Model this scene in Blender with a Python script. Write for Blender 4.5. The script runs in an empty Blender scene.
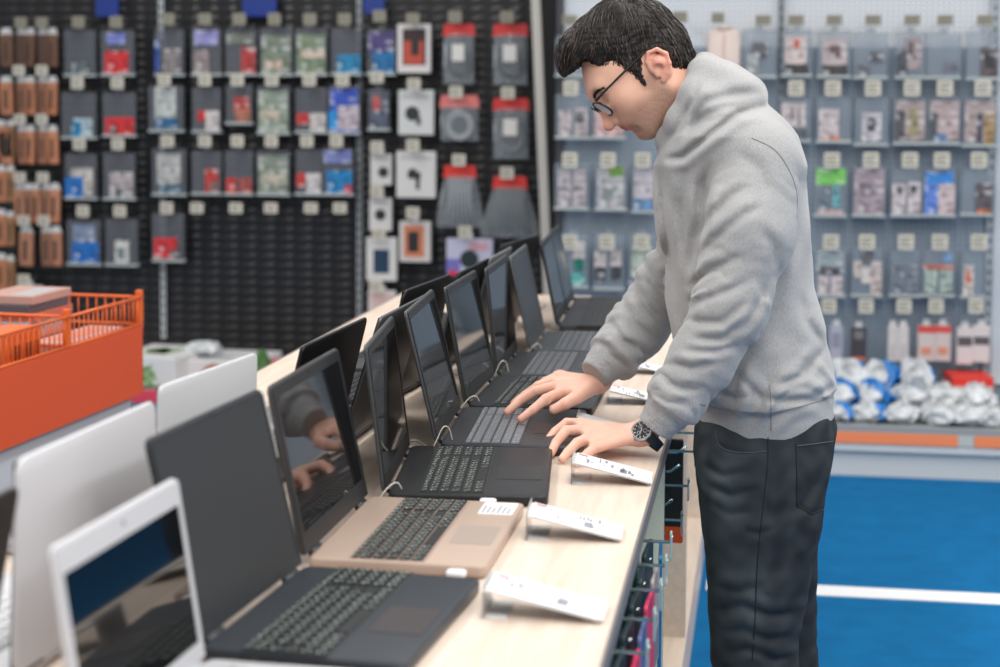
import bpy, bmesh, math, random
import numpy as np
from mathutils import Vector, Matrix
random.seed(7)
SC = bpy.context.scene
COL = SC.collection
R_ = math.radians

# ---------------------------------------------------------------- camera
FPX, PITCH, ROLL, CAMH, PSI = 1690.4, math.radians(3.881), 0.005672, 1.548, 0.155
CY = 95.94 + FPX * math.tan(PITCH)
cam_data = bpy.data.cameras.new('camera')
cam_data.sensor_width = 36.0
cam_data.lens = 36.0 * FPX / 1000.0
cam_data.shift_y = -(333.5 - CY) / 1000.0
cam_data.clip_start = 0.05
cam_data.clip_end = 100
cam = bpy.data.objects.new('camera', cam_data)
COL.objects.link(cam)
cam.matrix_world = (Matrix.Translation((0, 0, CAMH)) @ Matrix.Rotation(PSI, 4, 'Z')
                    @ Matrix.Rotation(math.pi / 2 - PITCH, 4, 'X') @ Matrix.Rotation(ROLL, 4, 'Z'))
SC.camera = cam
cam_data.dof.use_dof = True
cam_data.dof.focus_distance = 3.25
cam_data.dof.aperture_fstop = 3.0

# ---------------------------------------------------------------- world, lights, exposure
SC.view_settings.view_transform = 'Standard'
SC.view_settings.look = 'None'
SC.view_settings.gamma = 1.0
SC.view_settings.use_curve_mapping = False
SC.view_settings.exposure = 0.14
world = bpy.data.worlds.new('world')
SC.world = world
world.use_nodes = True
world.node_tree.nodes['Background'].inputs[0].default_value = (1.0, 0.99, 0.975, 1)
world.node_tree.nodes['Background'].inputs[1].default_value = 0.52


def area_light(name, loc, rot, sx, sy, power, color=(1, 1, 1)):
    l = bpy.data.lights.new(name, 'AREA')
    l.shape = 'RECTANGLE'
    l.size = sx
    l.size_y = sy
    l.energy = power
    l.color = color
    o = bpy.data.objects.new(name, l)
    COL.objects.link(o)
    o.location = loc
    o.rotation_euler = rot
    return o


# rows of ceiling luminaires of the shop
area_light('ceiling_lamp', (0.2, 3.2, 3.6), (0, 0, 0), 0.5, 5.5, 72, (1, 0.985, 0.95))
area_light('ceiling_lamp', (-2.6, 4.2, 3.6), (0, 0, 0), 0.5, 6.0, 110, (1, 0.985, 0.95))
area_light('ceiling_lamp', (2.8, 4.2, 3.6), (0, 0, 0), 0.5, 6.0, 120, (1, 0.985, 0.95))
area_light('ceiling_lamp', (0.9, 0.6, 3.2), (R_(25), 0, 0), 2.4, 0.6, 45, (1, 0.985, 0.96))


# ---------------------------------------------------------------- pixel <-> place helpers
def ray(px, py):
    dx, dy = px - 500.0, py - CY
    X = dx * math.cos(ROLL) + dy * math.sin(ROLL)
    Y = -dx * math.sin(ROLL) + dy * math.cos(ROLL)
    c, s = math.cos(PITCH), math.sin(PITCH)
    x, up = X / FPX, -Y / FPX
    v = (x, c + up * s, -s + up * c)
    cp, sp = math.cos(PSI), math.sin(PSI)
    return Vector((v[0] * cp - v[1] * sp, v[0] * sp + v[1] * cp, v[2]))


def onz(px, py, z):
    r = ray(px, py)
    return r * ((z - CAMH) / r.z) + Vector((0, 0, CAMH))


def ony(px, py, y):
    r = ray(px, py)
    return r * (y / r.y) + Vector((0, 0, CAMH))


def fitpt(x, y, z=0.0):
    """from the camera's ground frame to the shop's frame"""
    cp, sp = math.cos(PSI), math.sin(PSI)
    return Vector((x * cp - y * sp, x * sp + y * cp, z))


# ---------------------------------------------------------------- materials
def lin(c):
    out = []
    for v in c[:3]:
        v = v / 255.0
        out.append(v / 12.92 if v <= 0.04045 else ((v + 0.055) / 1.055) ** 2.4)
    return (out[0], out[1], out[2], 1)


MATS = {}


def mat(name, c, rough=0.5, metal=0.0, var=0.0, vscale=20, bump=0.0, bscale=200, alpha=1.0, spec=0.5,
        sheen=0.0, coat=0.0, stretch=(1, 1, 1), emit=0.0, sss=0.0, trans=0.0):
    if name in MATS:
        return MATS[name]
    m = bpy.data.materials.new(name)
    MATS[name] = m
    m.use_nodes = True
    nt = m.node_tree
    b = nt.nodes['Principled BSDF']
    col = lin(c)
    b.inputs['Base Color'].default_value = col
    b.inputs['Roughness'].default_value = rough
    b.inputs['Metallic'].default_value = metal
    b.inputs['Specular IOR Level'].default_value = spec
    b.inputs['Alpha'].default_value = alpha
    b.inputs['Sheen Weight'].default_value = sheen
    b.inputs['Coat Weight'].default_value = coat
    if sss:
        b.inputs['Subsurface Weight'].default_value = sss
        b.inputs['Subsurface Radius'].default_value = (0.012, 0.004, 0.002)
        b.inputs['Subsurface Scale'].default_value = 0.6
    if trans:
        b.inputs['Transmission Weight'].default_value = trans
    if emit:
        b.inputs['Emission Color'].default_value = col
        b.inputs['Emission Strength'].default_value = emit
    tc = nt.nodes.new('ShaderNodeTexCoord')
    mp = nt.nodes.new('ShaderNodeMapping')
    mp.inputs['Scale'].default_value = stretch
    nt.links.new(tc.outputs['Object'], mp.inputs['Vector'])
    if var:
        n = nt.nodes.new('ShaderNodeTexNoise')
        n.inputs['Scale'].default_value = vscale
        n.inputs['Detail'].default_value = 6
        nt.links.new(mp.outputs['Vector'], n.inputs['Vector'])
        r = nt.nodes.new('ShaderNodeValToRGB')
        r.color_ramp.elements[0].position = 0.3
        r.color_ramp.elements[1].position = 0.7
        r.color_ramp.elements[0].color = tuple(max(0, v * (1 - var)) for v in col[:3]) + (1,)
        r.color_ramp.elements[1].color = tuple(min(1, v * (1 + var)) for v in col[:3]) + (1,)
        nt.links.new(n.outputs['Fac'], r.inputs['Fac'])
        nt.links.new(r.outputs['Color'], b.inputs['Base Color'])
    if bump:
        n2 = nt.nodes.new('ShaderNodeTexNoise')
        n2.inputs['Scale'].default_value = bscale
        n2.inputs['Detail'].default_value = 4
        nt.links.new(mp.outputs['Vector'], n2.inputs['Vector'])
        bp = nt.nodes.new('ShaderNodeBump')
        bp.inputs['Strength'].default_value = bump
        bp.inputs['Distance'].default_value = 0.002
        nt.links.new(n2.outputs['Fac'], bp.inputs['Height'])
        nt.links.new(bp.outputs['Normal'], b.inputs['Normal'])
    return m


def film(name, c, alpha=0.35, rough=0.12):
    """clear thin plastic: mostly see-through with a glossy skin"""
    if name in MATS:
        return MATS[name]
    m = bpy.data.materials.new(name)
    MATS[name] = m
    m.use_nodes = True
    nt = m.node_tree
    b = nt.nodes['Principled BSDF']
    b.inputs['Base Color'].default_value = lin(c)
    b.inputs['Roughness'].default_value = rough
    b.inputs['Specular IOR Level'].default_value = 0.6
    t = nt.nodes.new('ShaderNodeBsdfTransparent')
    fr = nt.nodes.new('ShaderNodeFresnel')
    fr.inputs['IOR'].default_value = 1.45
    ad = nt.nodes.new('ShaderNodeMath')
    ad.operation = 'ADD'
    ad.use_clamp = True
    ad.inputs[1].default_value = alpha
    nt.links.new(fr.outputs[0], ad.inputs[0])
    mx = nt.nodes.new('ShaderNodeMixShader')
    nt.links.new(ad.outputs[0], mx.inputs[0])
    nt.links.new(t.outputs[0], mx.inputs[1])
    nt.links.new(b.outputs[0], mx.inputs[2])
    nt.links.new(mx.outputs[0], nt.nodes['Material Output'].inputs[0])
    return m


def flat(c, rough=0.5):
    return mat('paint_%d_%d_%d_%d' % (c[0], c[1], c[2], int(rough * 100)), c, rough)


# ---------------------------------------------------------------- mesh builder
class MB:
    def __init__(self):
        self.v, self.f, self.m = [], [], []
        self.mats = []

    def mi(self, m):
        if m is None:
            return 0
        if m not in self.mats:
            self.mats.append(m)
        return self.mats.index(m)

    def add(self, vs, fs, m=None):
        o = len(self.v)
        k = self.mi(m)
        self.v += [tuple(v) for v in vs]
        for f in fs:
            self.f.append(tuple(i + o for i in f))
            self.m.append(k)

    def box(self, x0, y0, z0, x1, y1, z1, m=None, M=None, bev=0.0, seg=2):
        x0, x1 = min(x0, x1), max(x0, x1)
        y0, y1 = min(y0, y1), max(y0, y1)
        z0, z1 = min(z0, z1), max(z0, z1)
        if bev > 0:
            bm = bmesh.new()
            bmesh.ops.create_cube(bm, size=1)
            for v in bm.verts:
                v.co = Vector(((x0 + x1) / 2 + v.co.x * (x1 - x0), (y0 + y1) / 2 + v.co.y * (y1 - y0),
                               (z0 + z1) / 2 + v.co.z * (z1 - z0)))
            b = min(bev, 0.49 * min(x1 - x0, y1 - y0, z1 - z0))
            bmesh.ops.bevel(bm, geom=bm.edges[:], offset=b, segments=seg, affect='EDGES', profile=0.5)
            bm.verts.ensure_lookup_table()
            vs = [v.co.copy() for v in bm.verts]
            fs = [[v.index for v in f.verts] for f in bm.faces]
            bm.free()
        else:
            vs = [Vector(p) for p in ((x0, y0, z0), (x1, y0, z0), (x1, y1, z0), (x0, y1, z0),
                                      (x0, y0, z1), (x1, y0, z1), (x1, y1, z1), (x0, y1, z1))]
            fs = [(3, 2, 1, 0), (4, 5, 6, 7), (0, 1, 5, 4), (1, 2, 6, 5), (2, 3, 7, 6), (3, 0, 4, 7)]
        if M is not None:
            vs = [M @ v for v in vs]
        self.add(vs, fs, m)

    def prism(self, pts, d0, d1, axis='z', m=None, M=None):
        """extrude polygon pts (2d) between d0,d1 along axis: z->(x,y), y->(x,z), x->(y,z)"""
        n = len(pts)

        def P(a, b, d):
            return Vector((a, b, d)) if axis == 'z' else (Vector((a, d, b)) if axis == 'y' else Vector((d, a, b)))
        vs = [P(a, b, d0) for a, b in pts] + [P(a, b, d1) for a, b in pts]
        fs = [tuple(range(n))[::-1], tuple(range(n, 2 * n))]
        fs += [(i, (i + 1) % n, n + (i + 1) % n, n + i) for i in range(n)]
        if M is not None:
            vs = [M @ v for v in vs]
        self.add(vs, fs, m)

    def rrect(self, x0, y0, x1, y1, r, d0, d1, axis='z', m=None, M=None, seg=5, bev=0.0):
        pts = []
        for cx, cy, a0 in ((x1 - r, y1 - r, 0), (x0 + r, y1 - r, 90), (x0 + r, y0 + r, 180), (x1 - r, y0 + r, 270)):
            for k in range(seg + 1):
                a = R_(a0 + 90 * k / seg)
                pts.append((cx + r * math.cos(a), cy + r * math.sin(a)))
        if bev <= 0:
            self.prism(pts, d0, d1, axis, m, M)
            return
        # stacked rings with softened rims
        cx, cy = (x0 + x1) / 2, (y0 + y1) / 2
        rings = []
        s = 1 if d1 > d0 else -1
        for d, ins in ((d0, bev), (d0 + s * bev * 0.4, bev * 0.3), (d0 + s * bev, 0), (d1 - s * bev, 0),
                       (d1 - s * bev * 0.4, bev * 0.3), (d1, bev)):
            fx = 1 - ins / ((x1 - x0) / 2)
            fy = 1 - ins / ((y1 - y0) / 2)
            rings.append([(cx + (a - cx) * fx, cy + (b - cy) * fy, d) for a, b in pts])
        n = len(pts)
        vs = []
        for rg in rings:
            for a, b, d in rg:
                vs.append(Vector((a, b, d)) if axis == 'z' else (Vector((a, d, b)) if axis == 'y' else Vector((d, a, b))))
        fs = [tuple(range(n))[::-1], tuple(range(5 * n, 6 * n))]
        for k in range(5):
            for i in range(n):
                fs.append((k * n + i, k * n + (i + 1) % n, (k + 1) * n + (i + 1) % n, (k + 1) * n + i))
        if M is not None:
            vs = [M @ v for v in vs]
        self.add(vs, fs, m)

    def tube(self, pts, r, seg=8, m=None, closed=False, M=None, caps=True):
        pts = [Vector(p) for p in pts]
        n = len(pts)
        rs = r if isinstance(r, (list, tuple)) else [r] * n
        t0 = (pts[1] - pts[0]).normalized()
        ref = Vector((0, 0, 1)) if abs(t0.z) < 0.9 else Vector((1, 0, 0))
        u = t0.cross(ref).normalized()
        vs = []
        for i in range(n):
            if closed:
                t = (pts[(i + 1) % n] - pts[i - 1]).normalized()
            else:
                t = (pts[min(i + 1, n - 1)] - pts[max(i - 1, 0)]).normalized()
            u = (u - t * u.dot(t)).normalized()
            w = t.cross(u)
            for k in range(seg):
                a = 2 * math.pi * k / seg
                vs.append(pts[i] + (u * math.cos(a) + w * math.sin(a)) * rs[i])
        fs = []
        for i in range(n if closed else n - 1):
            j = (i + 1) % n
            for k in range(seg):
                l = (k + 1) % seg
                fs.append((i * seg + k, i * seg + l, j * seg + l, j * seg + k))
        if not closed and caps:
            fs.append(tuple(range(seg))[::-1])
            fs.append(tuple((n - 1) * seg + k for k in range(seg)))
        if M is not None:
            vs = [M @ v for v in vs]
        self.add(vs, fs, m)

    def disc(self, c, nrm, r, th, seg=24, m=None):
        c = Vector(c)
        nrm = Vector(nrm).normalized()
        self.tube([c - nrm * th / 2, c + nrm * th / 2], r, seg, m)

    def lathe(self, prof, c=(0, 0, 0), seg=20, m=None, M=None):
        vs, fs = [], []
        n = len(prof)
        for k in range(seg):
            a = 2 * math.pi * k / seg
            for r, z in prof:
                vs.append(Vector((c[0] + r * math.cos(a), c[1] + r * math.sin(a), c[2] + z)))
        for k in range(seg):
            l = (k + 1) % seg
            for i in range(n - 1):
                fs.append((k * n + i, l * n + i, l * n + i + 1, k * n + i + 1))
        if M is not None:
            vs = [M @ v for v in vs]
        self.add(vs, fs, m)

    def mesh(self, name, m=None, smooth=False):
        me = bpy.data.meshes.new(name)
        me.from_pydata([tuple(v) for v in self.v], [], self.f)
        ms = self.mats if self.mats else [m]
        if m is not None and self.mats and m not in self.mats:
            ms = self.mats
        for q in ms:
            me.materials.append(q)
        if self.mats:
            me.polygons.foreach_set('material_index', self.m)
        if smooth:
            me.polygons.foreach_set('use_smooth', [True] * len(me.polygons))
        me.update()
        bm = bmesh.new()
        bm.from_mesh(me)
        bmesh.ops.recalc_face_normals(bm, faces=bm.faces[:])
        bm.to_mesh(me)
        bm.free()
        return me

    def build(self, name, m=None, parent=None, smooth=False, angle=None):
        me = self.mesh(name, m, smooth)
        o = bpy.data.objects.new(name, me)
        COL.objects.link(o)
        if parent is not None:
            o.parent = parent
        if angle is not None:
            me.polygons.foreach_set('use_smooth', [True] * len(me.polygons))
            me.set_sharp_from_angle(angle=R_(angle))
        return o


def tag(o, label=None, cat=None, group=None, kind=None):
    if label:
        o['label'] = label
    if cat:
        o['category'] = cat
    if group:
        o['group'] = group
    if kind:
        o['kind'] = kind
    return o


def empty(name, loc=(0, 0, 0), rz=0.0):
    o = bpy.data.objects.new(name, None)
    COL.objects.link(o)
    o.location = loc
    o.rotation_euler = (0, 0, rz)
    o.empty_display_size = 0.05
    return o


def place(me, name, parent=None, loc=(0, 0, 0)):
    o = bpy.data.objects.new(name, me)
    COL.objects.link(o)
    o.parent = parent
    o.location = loc
    return o

# ================================================================ SETTING
def carpet():
    m = mat('blue_carpet', (16, 98, 150), 0.95, var=0.10, vscale=9, bump=0.6, bscale=500, spec=0.1)
    return m


b = MB()
b.box(-6, -2, -0.06, 7, 10.5, 0.0)
tag(b.build('floor', carpet()), kind='structure')
b = MB()
b.box(-0.16, 5.265, 0.0005, 7, 5.375, 0.003)
tag(b.build('trim_1', mat('floor_tape', (232, 234, 236), 0.5)), kind='structure')

WALLB = 8.25      # face of the black slatted wall
WALLG = 7.62      # face of the grey perforated wall
black = mat('black_slat', (15, 16, 19), 0.42, spec=0.4)
blackbar = mat('black_slat_bar', (30, 31, 35), 0.4, spec=0.5)
xl = ony(-260, 100, WALLB).x
xr = ony(566, 100, WALLB).x
b = MB()
b.box(xl, WALLB, 0.0, xr, WALLB + 0.06, 2.6, black)
dx, dz = 20.0 * WALLB / FPX, 9.45 * WALLB / FPX
x = xl + 0.02
while x < xr - dx:
    z = 0.17
    while z < 2.25:
        # one louvre bar, bulging forward in the middle
        b.add([(x, WALLB, z), (x + dx * 0.5, WALLB - 0.010, z), (x + dx * 0.84, WALLB, z),
               (x + dx * 0.84, WALLB, z + dz * 0.45), (x + dx * 0.5, WALLB - 0.004, z + dz * 0.55), (x, WALLB, z + dz * 0.45)],
              [(0, 1, 4, 5), (1, 2, 3, 4), (0, 2, 1), (5, 4, 3)], blackbar)
        z += dz
    x += dx
tag(b.build('wall_back_left'), kind='structure')


def upright(name, px, Y, z0, z1, w, c, slotc, ytop=None, lean=None):
    """slotted metal wall upright"""
    p = ony(px, 200, Y)
    q = MB()
    mt, ms = flat(c, 0.4), flat(slotc, 0.7)
    q.box(p.x - w / 2, Y - 0.018, z0, p.x + w / 2, Y - 0.002, z1, mt)
    if slotc != c:
        z = z0 + 0.02
        while z < z1 - 0.03:
            q.box(p.x - w * 0.2, Y - 0.0195, z, p.x + w * 0.2, Y - 0.0175, z + 0.022, ms)
            z += 0.046
    return tag(q.build(name), kind='structure')


upright('trim_2', 163.5, WALLB - 0.01, 0.3, 2.5, 0.024, (176, 182, 186), (40, 42, 46))
upright('trim_3', 360, WALLB - 0.01, 0.3, 2.5, 0.024, (150, 156, 160), (40, 42, 46))

# the pale end post of the black wall bay
pa, pb = ony(535.5, 0, 7.9), ony(544.5, 215, 7.9)
d = (pa - pb) / (pa.z - pb.z)
b = MB()
top, bot = pb + d * (2.3 - pb.z), pb + d * (0 - pb.z)
w = 0.021
b.add([bot + Vector((-w, 0, 0)), bot + Vector((w, 0, 0)), bot + Vector((w, .05, 0)), bot + Vector((-w, .05, 0)),
       top + Vector((-w, 0, 0)), top + Vector((w, 0, 0)), top + Vector((w, .05, 0)), top + Vector((-w, .05, 0))],
      [(3, 2, 1, 0), (4, 5, 6, 7), (0, 1, 5, 4), (1, 2, 6, 5), (2, 3, 7, 6), (3, 0, 4, 7)])
tag(b.build('trim_4', flat((205, 200, 192), 0.5)), kind='structure')


def perforated(name, c, hole):
    m = mat(name, c, 0.45)
    nt = m.node_tree
    tc = nt.nodes['Texture Coordinate']
    v = nt.nodes.new('ShaderNodeTexVoronoi')
    v.inputs['Scale'].default_value = 42
    v.inputs['Randomness'].default_value = 0.0
    nt.links.new(tc.outputs['Object'], v.inputs['Vector'])
    r = nt.nodes.new('ShaderNodeValToRGB')
    r.color_ramp.elements[0].position = 0.22
    r.color_ramp.elements[1].position = 0.30
    r.color_ramp.elements[0].color = lin(hole)
    r.color_ramp.elements[1].color = lin(c)
    nt.links.new(v.outputs['Distance'], r.inputs['Fac'])
    nt.links.new(r.outputs['Color'], nt.nodes['Principled BSDF'].inputs['Base Color'])
    return m


gx0, gx1 = ony(561, 100, WALLG).x, ony(1040, 100, WALLG).x
zsplit = ony(870, 47, WALLG).z
pale = perforated('pale_perforated_steel', (214, 218, 224), (150, 156, 165))
slate = perforated('slate_perforated_steel', (142, 156, 170), (92, 104, 118))
b = MB()
b.box(gx0, WALLG, 0.0, gx1, WALLG + 0.05, zsplit, slate)
b.box(gx0, WALLG, zsplit, gx1, WALLG + 0.05, 2.6, pale)
tag(b.build('wall_back_right'), kind='structure')
b = MB()
b.box(gx0 - 0.02, WALLG - 0.02, 0, gx0 + 0.012, WALLB + 0.05, 2.6)
tag(b.build('wall_end', flat((58, 60, 66), 0.5)), kind='structure')
upright('trim_5', 778.5, WALLG - 0.004, 0.3, 2.5, 0.026, (128, 136, 142), (66, 74, 82))
upright('trim_6', 990.5, WALLG - 0.004, 0.3, 2.5, 0.030, (168, 176, 182), (96, 104, 112))
b = MB()
pz = ony(994, 200, WALLG)
b.box(pz.x, WALLG - 0.03, 0.3, pz.x + 0.3, WALLG - 0.02, 2.6)
tag(b.build('wall_right', flat((196, 203, 210), 0.4)), kind='structure')

# ---- right gondola base deck with orange strip
deckY = 6.97
dx0, dx1 = gx0, gx1
zt = ony(900, 428, deckY).z
g = empty('display_deck', (1.2, deckY, 0))
tag(g, 'low grey shelf deck with orange price strip under the grey perforated wall', 'shelf')
gi = Vector(g.location)


def lb(q, x0, y0, z0, x1, y1, z1, m=None, bev=0.0):
    q.box(x0 - gi.x, y0 - gi.y, z0, x1 - gi.x, y1 - gi.y, z1, m, bev=bev)


zs1, zs0 = ony(900, 433.5, deckY).z, ony(900, 444.5, deckY).z
b = MB(); lb(b, dx0, deckY + 0.012, zt - 0.03, dx1, WALLG - 0.005, zt); b.build('shelf_board', flat((168, 172, 174), 0.4), g)
b = MB(); lb(b, dx0, deckY, zs1 - 0.004, dx1, deckY + 0.012, zt + 0.004); b.build('front_rail', flat((150, 154, 156), 0.4), g)
b = MB(); lb(b, dx0, deckY + 0.03, 0.0, dx1, deckY + 0.05, zs0); b.build('plinth', flat((205, 208, 208), 0.45), g)
b = MB(); lb(b, dx0, deckY + 0.004, zs0 - 0.035, dx1, deckY + 0.03, zs0 - 0.002, bev=0.004); b.build('ledge', flat((214, 216, 216), 0.4), g)
orange_strip = flat((246, 140, 92), 0.45)
for a0, a1 in ((560, 958), (974, 1040)):
    b = MB()
    lb(b, ony(a0, 440, deckY).x + 0.002, deckY - 0.004, zs0, ony(a1, 440, deckY).x, deckY + 0.01, zs1)
    b.build('price_strip', orange_strip, g)
b = MB(); lb(b, ony(958, 440, deckY).x, deckY - 0.002, zs0, ony(974, 440, deckY).x, deckY + 0.01, zs1); b.build('strip_clip', flat((190, 194, 190), 0.3), g)

# ---- left wall base deck (pale table below the black wall)
ldy = 7.25
zld = ony(200, 398, ldy).z
g = empty('display_deck', (-2.2, ldy, 0))
tag(g, 'low white shelf deck with red edging under the black slatted wall', 'shelf')
gi = Vector(g.location)
lx0, lx1 = ony(-40, 200, WALLB).x, ony(530, 200, WALLB).x
b = MB(); lb(b, lx0, ldy, zld - 0.03, lx1, WALLB - 0.015, zld); b.build('shelf_board', flat((222, 220, 222), 0.5), g)
b = MB(); lb(b, lx0, ldy + 0.03, 0, lx1, ldy + 0.05, zld - 0.03); b.build('plinth', flat((205, 208, 208), 0.5), g)
b = MB(); lb(b, lx0, ldy - 0.006, zld - 0.03, lx1, ldy, zld + 0.03); b.build('price_strip', flat((222, 70, 92), 0.5), g)

# ================================================================ COUNTER
EX, LX = -0.179, -1.205          # right (customer) edge and left edge
Y0, Y1 = 0.9, 5.62
ZT = 0.88


def birch():
    m = mat('birch_laminate', (222, 206, 192), 0.42, spec=0.4)
    nt = m.node_tree
    tc = nt.nodes['Texture Coordinate']
    mp = nt.nodes['Mapping']
    mp.inputs['Scale'].default_value = (14, 1.1, 14)
    n = nt.nodes.new('ShaderNodeTexNoise')
    n.inputs['Scale'].default_value = 3.2
    n.inputs['Detail'].default_value = 8
    n.inputs['Roughness'].default_value = 0.6
    nt.links.new(mp.outputs[0], n.inputs['Vector'])
    r = nt.nodes.new('ShaderNodeValToRGB')
    r.color_ramp.elements[0].position = 0.3
    r.color_ramp.elements[1].position = 0.72
    r.color_ramp.elements[0].color = lin((204, 184, 168))
    r.color_ramp.elements[1].color = lin((224, 207, 193))
    nt.links.new(n.outputs['Fac'], r.inputs['Fac'])
    nt.links.new(r.outputs['Color'], nt.nodes['Principled BSDF'].inputs['Base Color'])
    return m


BIRCH = birch()
ctr = empty('display_counter', ((EX + LX) / 2, Y0, 0))
tag(ctr, 'long birch laminate counter with dark edging carrying two rows of laptops', 'counter')
ci = Vector(ctr.location)


def cb(x0, y0, z0, x1, y1, z1, name, m, bev=0.0):
    q = MB()
    q.box(x0 - ci.x, y0 - ci.y, z0, x1 - ci.x, y1 - ci.y, z1, bev=bev)
    return q.build(name, m, ctr)


cb(LX + 0.003, Y0, ZT - 0.028, EX - 0.003, Y1, ZT, 'worktop', BIRCH, 0.001)
cb(EX - 0.003, Y0, ZT - 0.030, EX + 0.001, Y1, ZT + 0.0005, 'edge_strip', flat((112, 108, 108), 0.5))
cb(LX - 0.001, Y0, ZT - 0.030, LX + 0.003, Y1, ZT + 0.0005, 'edge_strip', flat((112, 108, 108), 0.5))
body = mat('pale_panel', (226, 232, 214), 0.5)
cb(-0.44, Y0 + 0.01, 0.12, -0.42, Y1 - 0.02, ZT - 0.03, 'back_panel', body)
cb(LX + 0.04, Y0 + 0.01, 0.12, LX + 0.06, Y1 - 0.02, ZT - 0.03, 'back_panel', BIRCH)
cb(LX + 0.02, Y0, 0.0, EX - 0.001, Y1, 0.15, 'plinth', BIRCH, 0.002)
for yy, mm in ((0.92, BIRCH), (3.27, body), (4.32, BIRCH), (5.58, BIRCH)):
    cb(LX + 0.02, yy, 0.15, EX - 0.004, yy + 0.022, ZT - 0.03, 'divider_panel', mm)


# ---------------------------------------------------------------- hooks with packets under the counter
def under_hook(y, z, x0=-0.42, x1=-0.150):
    t = empty('display_hook', (x0, y, z))
    q = MB()
    q.tube([(0, 0, 0), (x1 - x0, 0, 0.0), (x1 - x0 + 0.004, 0, 0.012)], 0.0028, 8)
    q.tube([(0, 0.0, -0.045), (x1 - x0 - 0.05, 0.0, -0.045), (x1 - x0 - 0.03, 0, -0.03)], 0.0028, 8)
    q.build('wire_prong', mat('chrome_wire', (190, 215, 212), 0.25, metal=0.8), t, smooth=True)
    q = MB()
    q.rrect(-0.012, -0.03, 0.012, 0.018, 0.004, x1 - x0 + 0.001, x1 - x0 + 0.004, 'x')
    q.build('price_tag', film('clear_tag', (190, 225, 225), 0.45), t)
    return t


def packet(x0, x1, y, z1, h, c, c2, label, cat, group, th=0.008, tilt=0.0):
    t = empty('hanging_packet', ((x0 + x1) / 2, y, z1))
    w = (x1 - x0) / 2
    q = MB()
    q.rrect(-w, -h, w, 0, 0.008, -th / 2, th / 2, 'y', bev=0.002)
    q.build('packet_sleeve', flat(c, 0.3), t)
    q = MB()
    q.rrect(-w * 0.8, -h * 0.9, w * 0.8, -h * 0.62, 0.005, -th / 2 - 0.0015, -th / 2, 'y')
    q.build('printed_band', flat(c2, 0.35), t)
    t.rotation_euler = (0, tilt, 0)
    tag(t, label, cat, group)
    return t


def side_packet(x, y, z1, w, h, th, c, c2, label, group):
    """packet hanging square across a prong, its face towards the aisle"""
    t = empty('hanging_packet', (x, y, z1))
    q = MB()
    q.rrect(-w / 2, -h, w / 2, 0, 0.008, -th / 2, th / 2, 'x', bev=0.0015)
    q.build('packet_sleeve', flat(c, 0.3), t)
    q = MB()
    q.rrect(-w * .42, -h * 0.92, w * .42, -h * 0.6, 0.005, th / 2, th / 2 + .001, 'x')
    q.build('printed_band', flat(c2, 0.35), t)
    t.rotation_euler = (0, 0, random.uniform(-.05, .05))
    return tag(t, label, 'packet', group)


near_y = [2.28, 2.43, 2.58, 2.72, 2.87]
ordn = ['nearest', 'second', 'third', 'fourth', 'fifth', 'sixth', 'seventh', 'eighth', 'ninth', 'tenth',
        'eleventh', 'twelfth']
first_ = ['first', 'second', 'third', 'fourth', 'fifth']
cols = [((214, 40, 84), (240, 170, 190), 'crimson', .24), ((92, 104, 150), (200, 205, 225), 'lilac-blue', .17),
        ((214, 60, 100), (60, 60, 70), 'pink', .22), ((170, 160, 158), (120, 120, 130), 'grey-beige', .16),
        ((20, 98, 150), (220, 230, 240), 'bright blue', .44)]
for i, y in enumerate(near_y):
    h = under_hook(y, 0.785)
    tag(h, '%s wire hook from the camera in the open bay under the counter edge' % ordn[i].capitalize(), 'hook',
        'wire hooks under the counter')
    c, c2, nm, hh = cols[i]
    side_packet(-0.166, y + .01, 0.772, .11, hh, .006, c, c2, '%s packet foremost on the %s wire hook under the counter' % (nm, ordn[i]),
                'packets hanging under the counter')
    for k in range(4):
        side_packet(-0.188 - .020 * k, y + .006 * (k % 2), 0.776, .115, .20, .008, (30, 82, 80) if k % 2 else (44, 60, 66), (120, 170, 160),
                    '%s packet %s from the front on the %s wire hook under the counter' % (['charcoal', 'dark green'][k % 2], first_[k + 1], ordn[i]),
                    'packets hanging under the counter')
for i, (y, z) in enumerate(((3.36, .700), (3.47, .745), (3.60, .79), (3.75, .80))):
    h = under_hook(y, z, x1=-0.155 + .008 * i)
    tag(h, '%s wire hook behind the pale divider panel under the counter' % first_[i].capitalize(), 'hook',
        'wire hooks under the counter')
t = empty('hanging_packet', (-.222, 3.80, .775))
q = MB(); q.rrect(-.045, -.235, .052, 0, .004, -.006, .006, 'y', bev=.002); q.build('packet_sleeve', flat((28, 30, 33), .35), t)
q = MB(); q.rrect(-.046, -.237, .053, -.200, .004, -.0075, .0075, 'y'); q.build('orange_foot', flat((240, 92, 36), .4), t)
tag(t, 'black packet with orange foot hanging past the pale divider panel', 'packet')

# ================================================================ LAPTOPS
KEYC = {}


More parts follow.
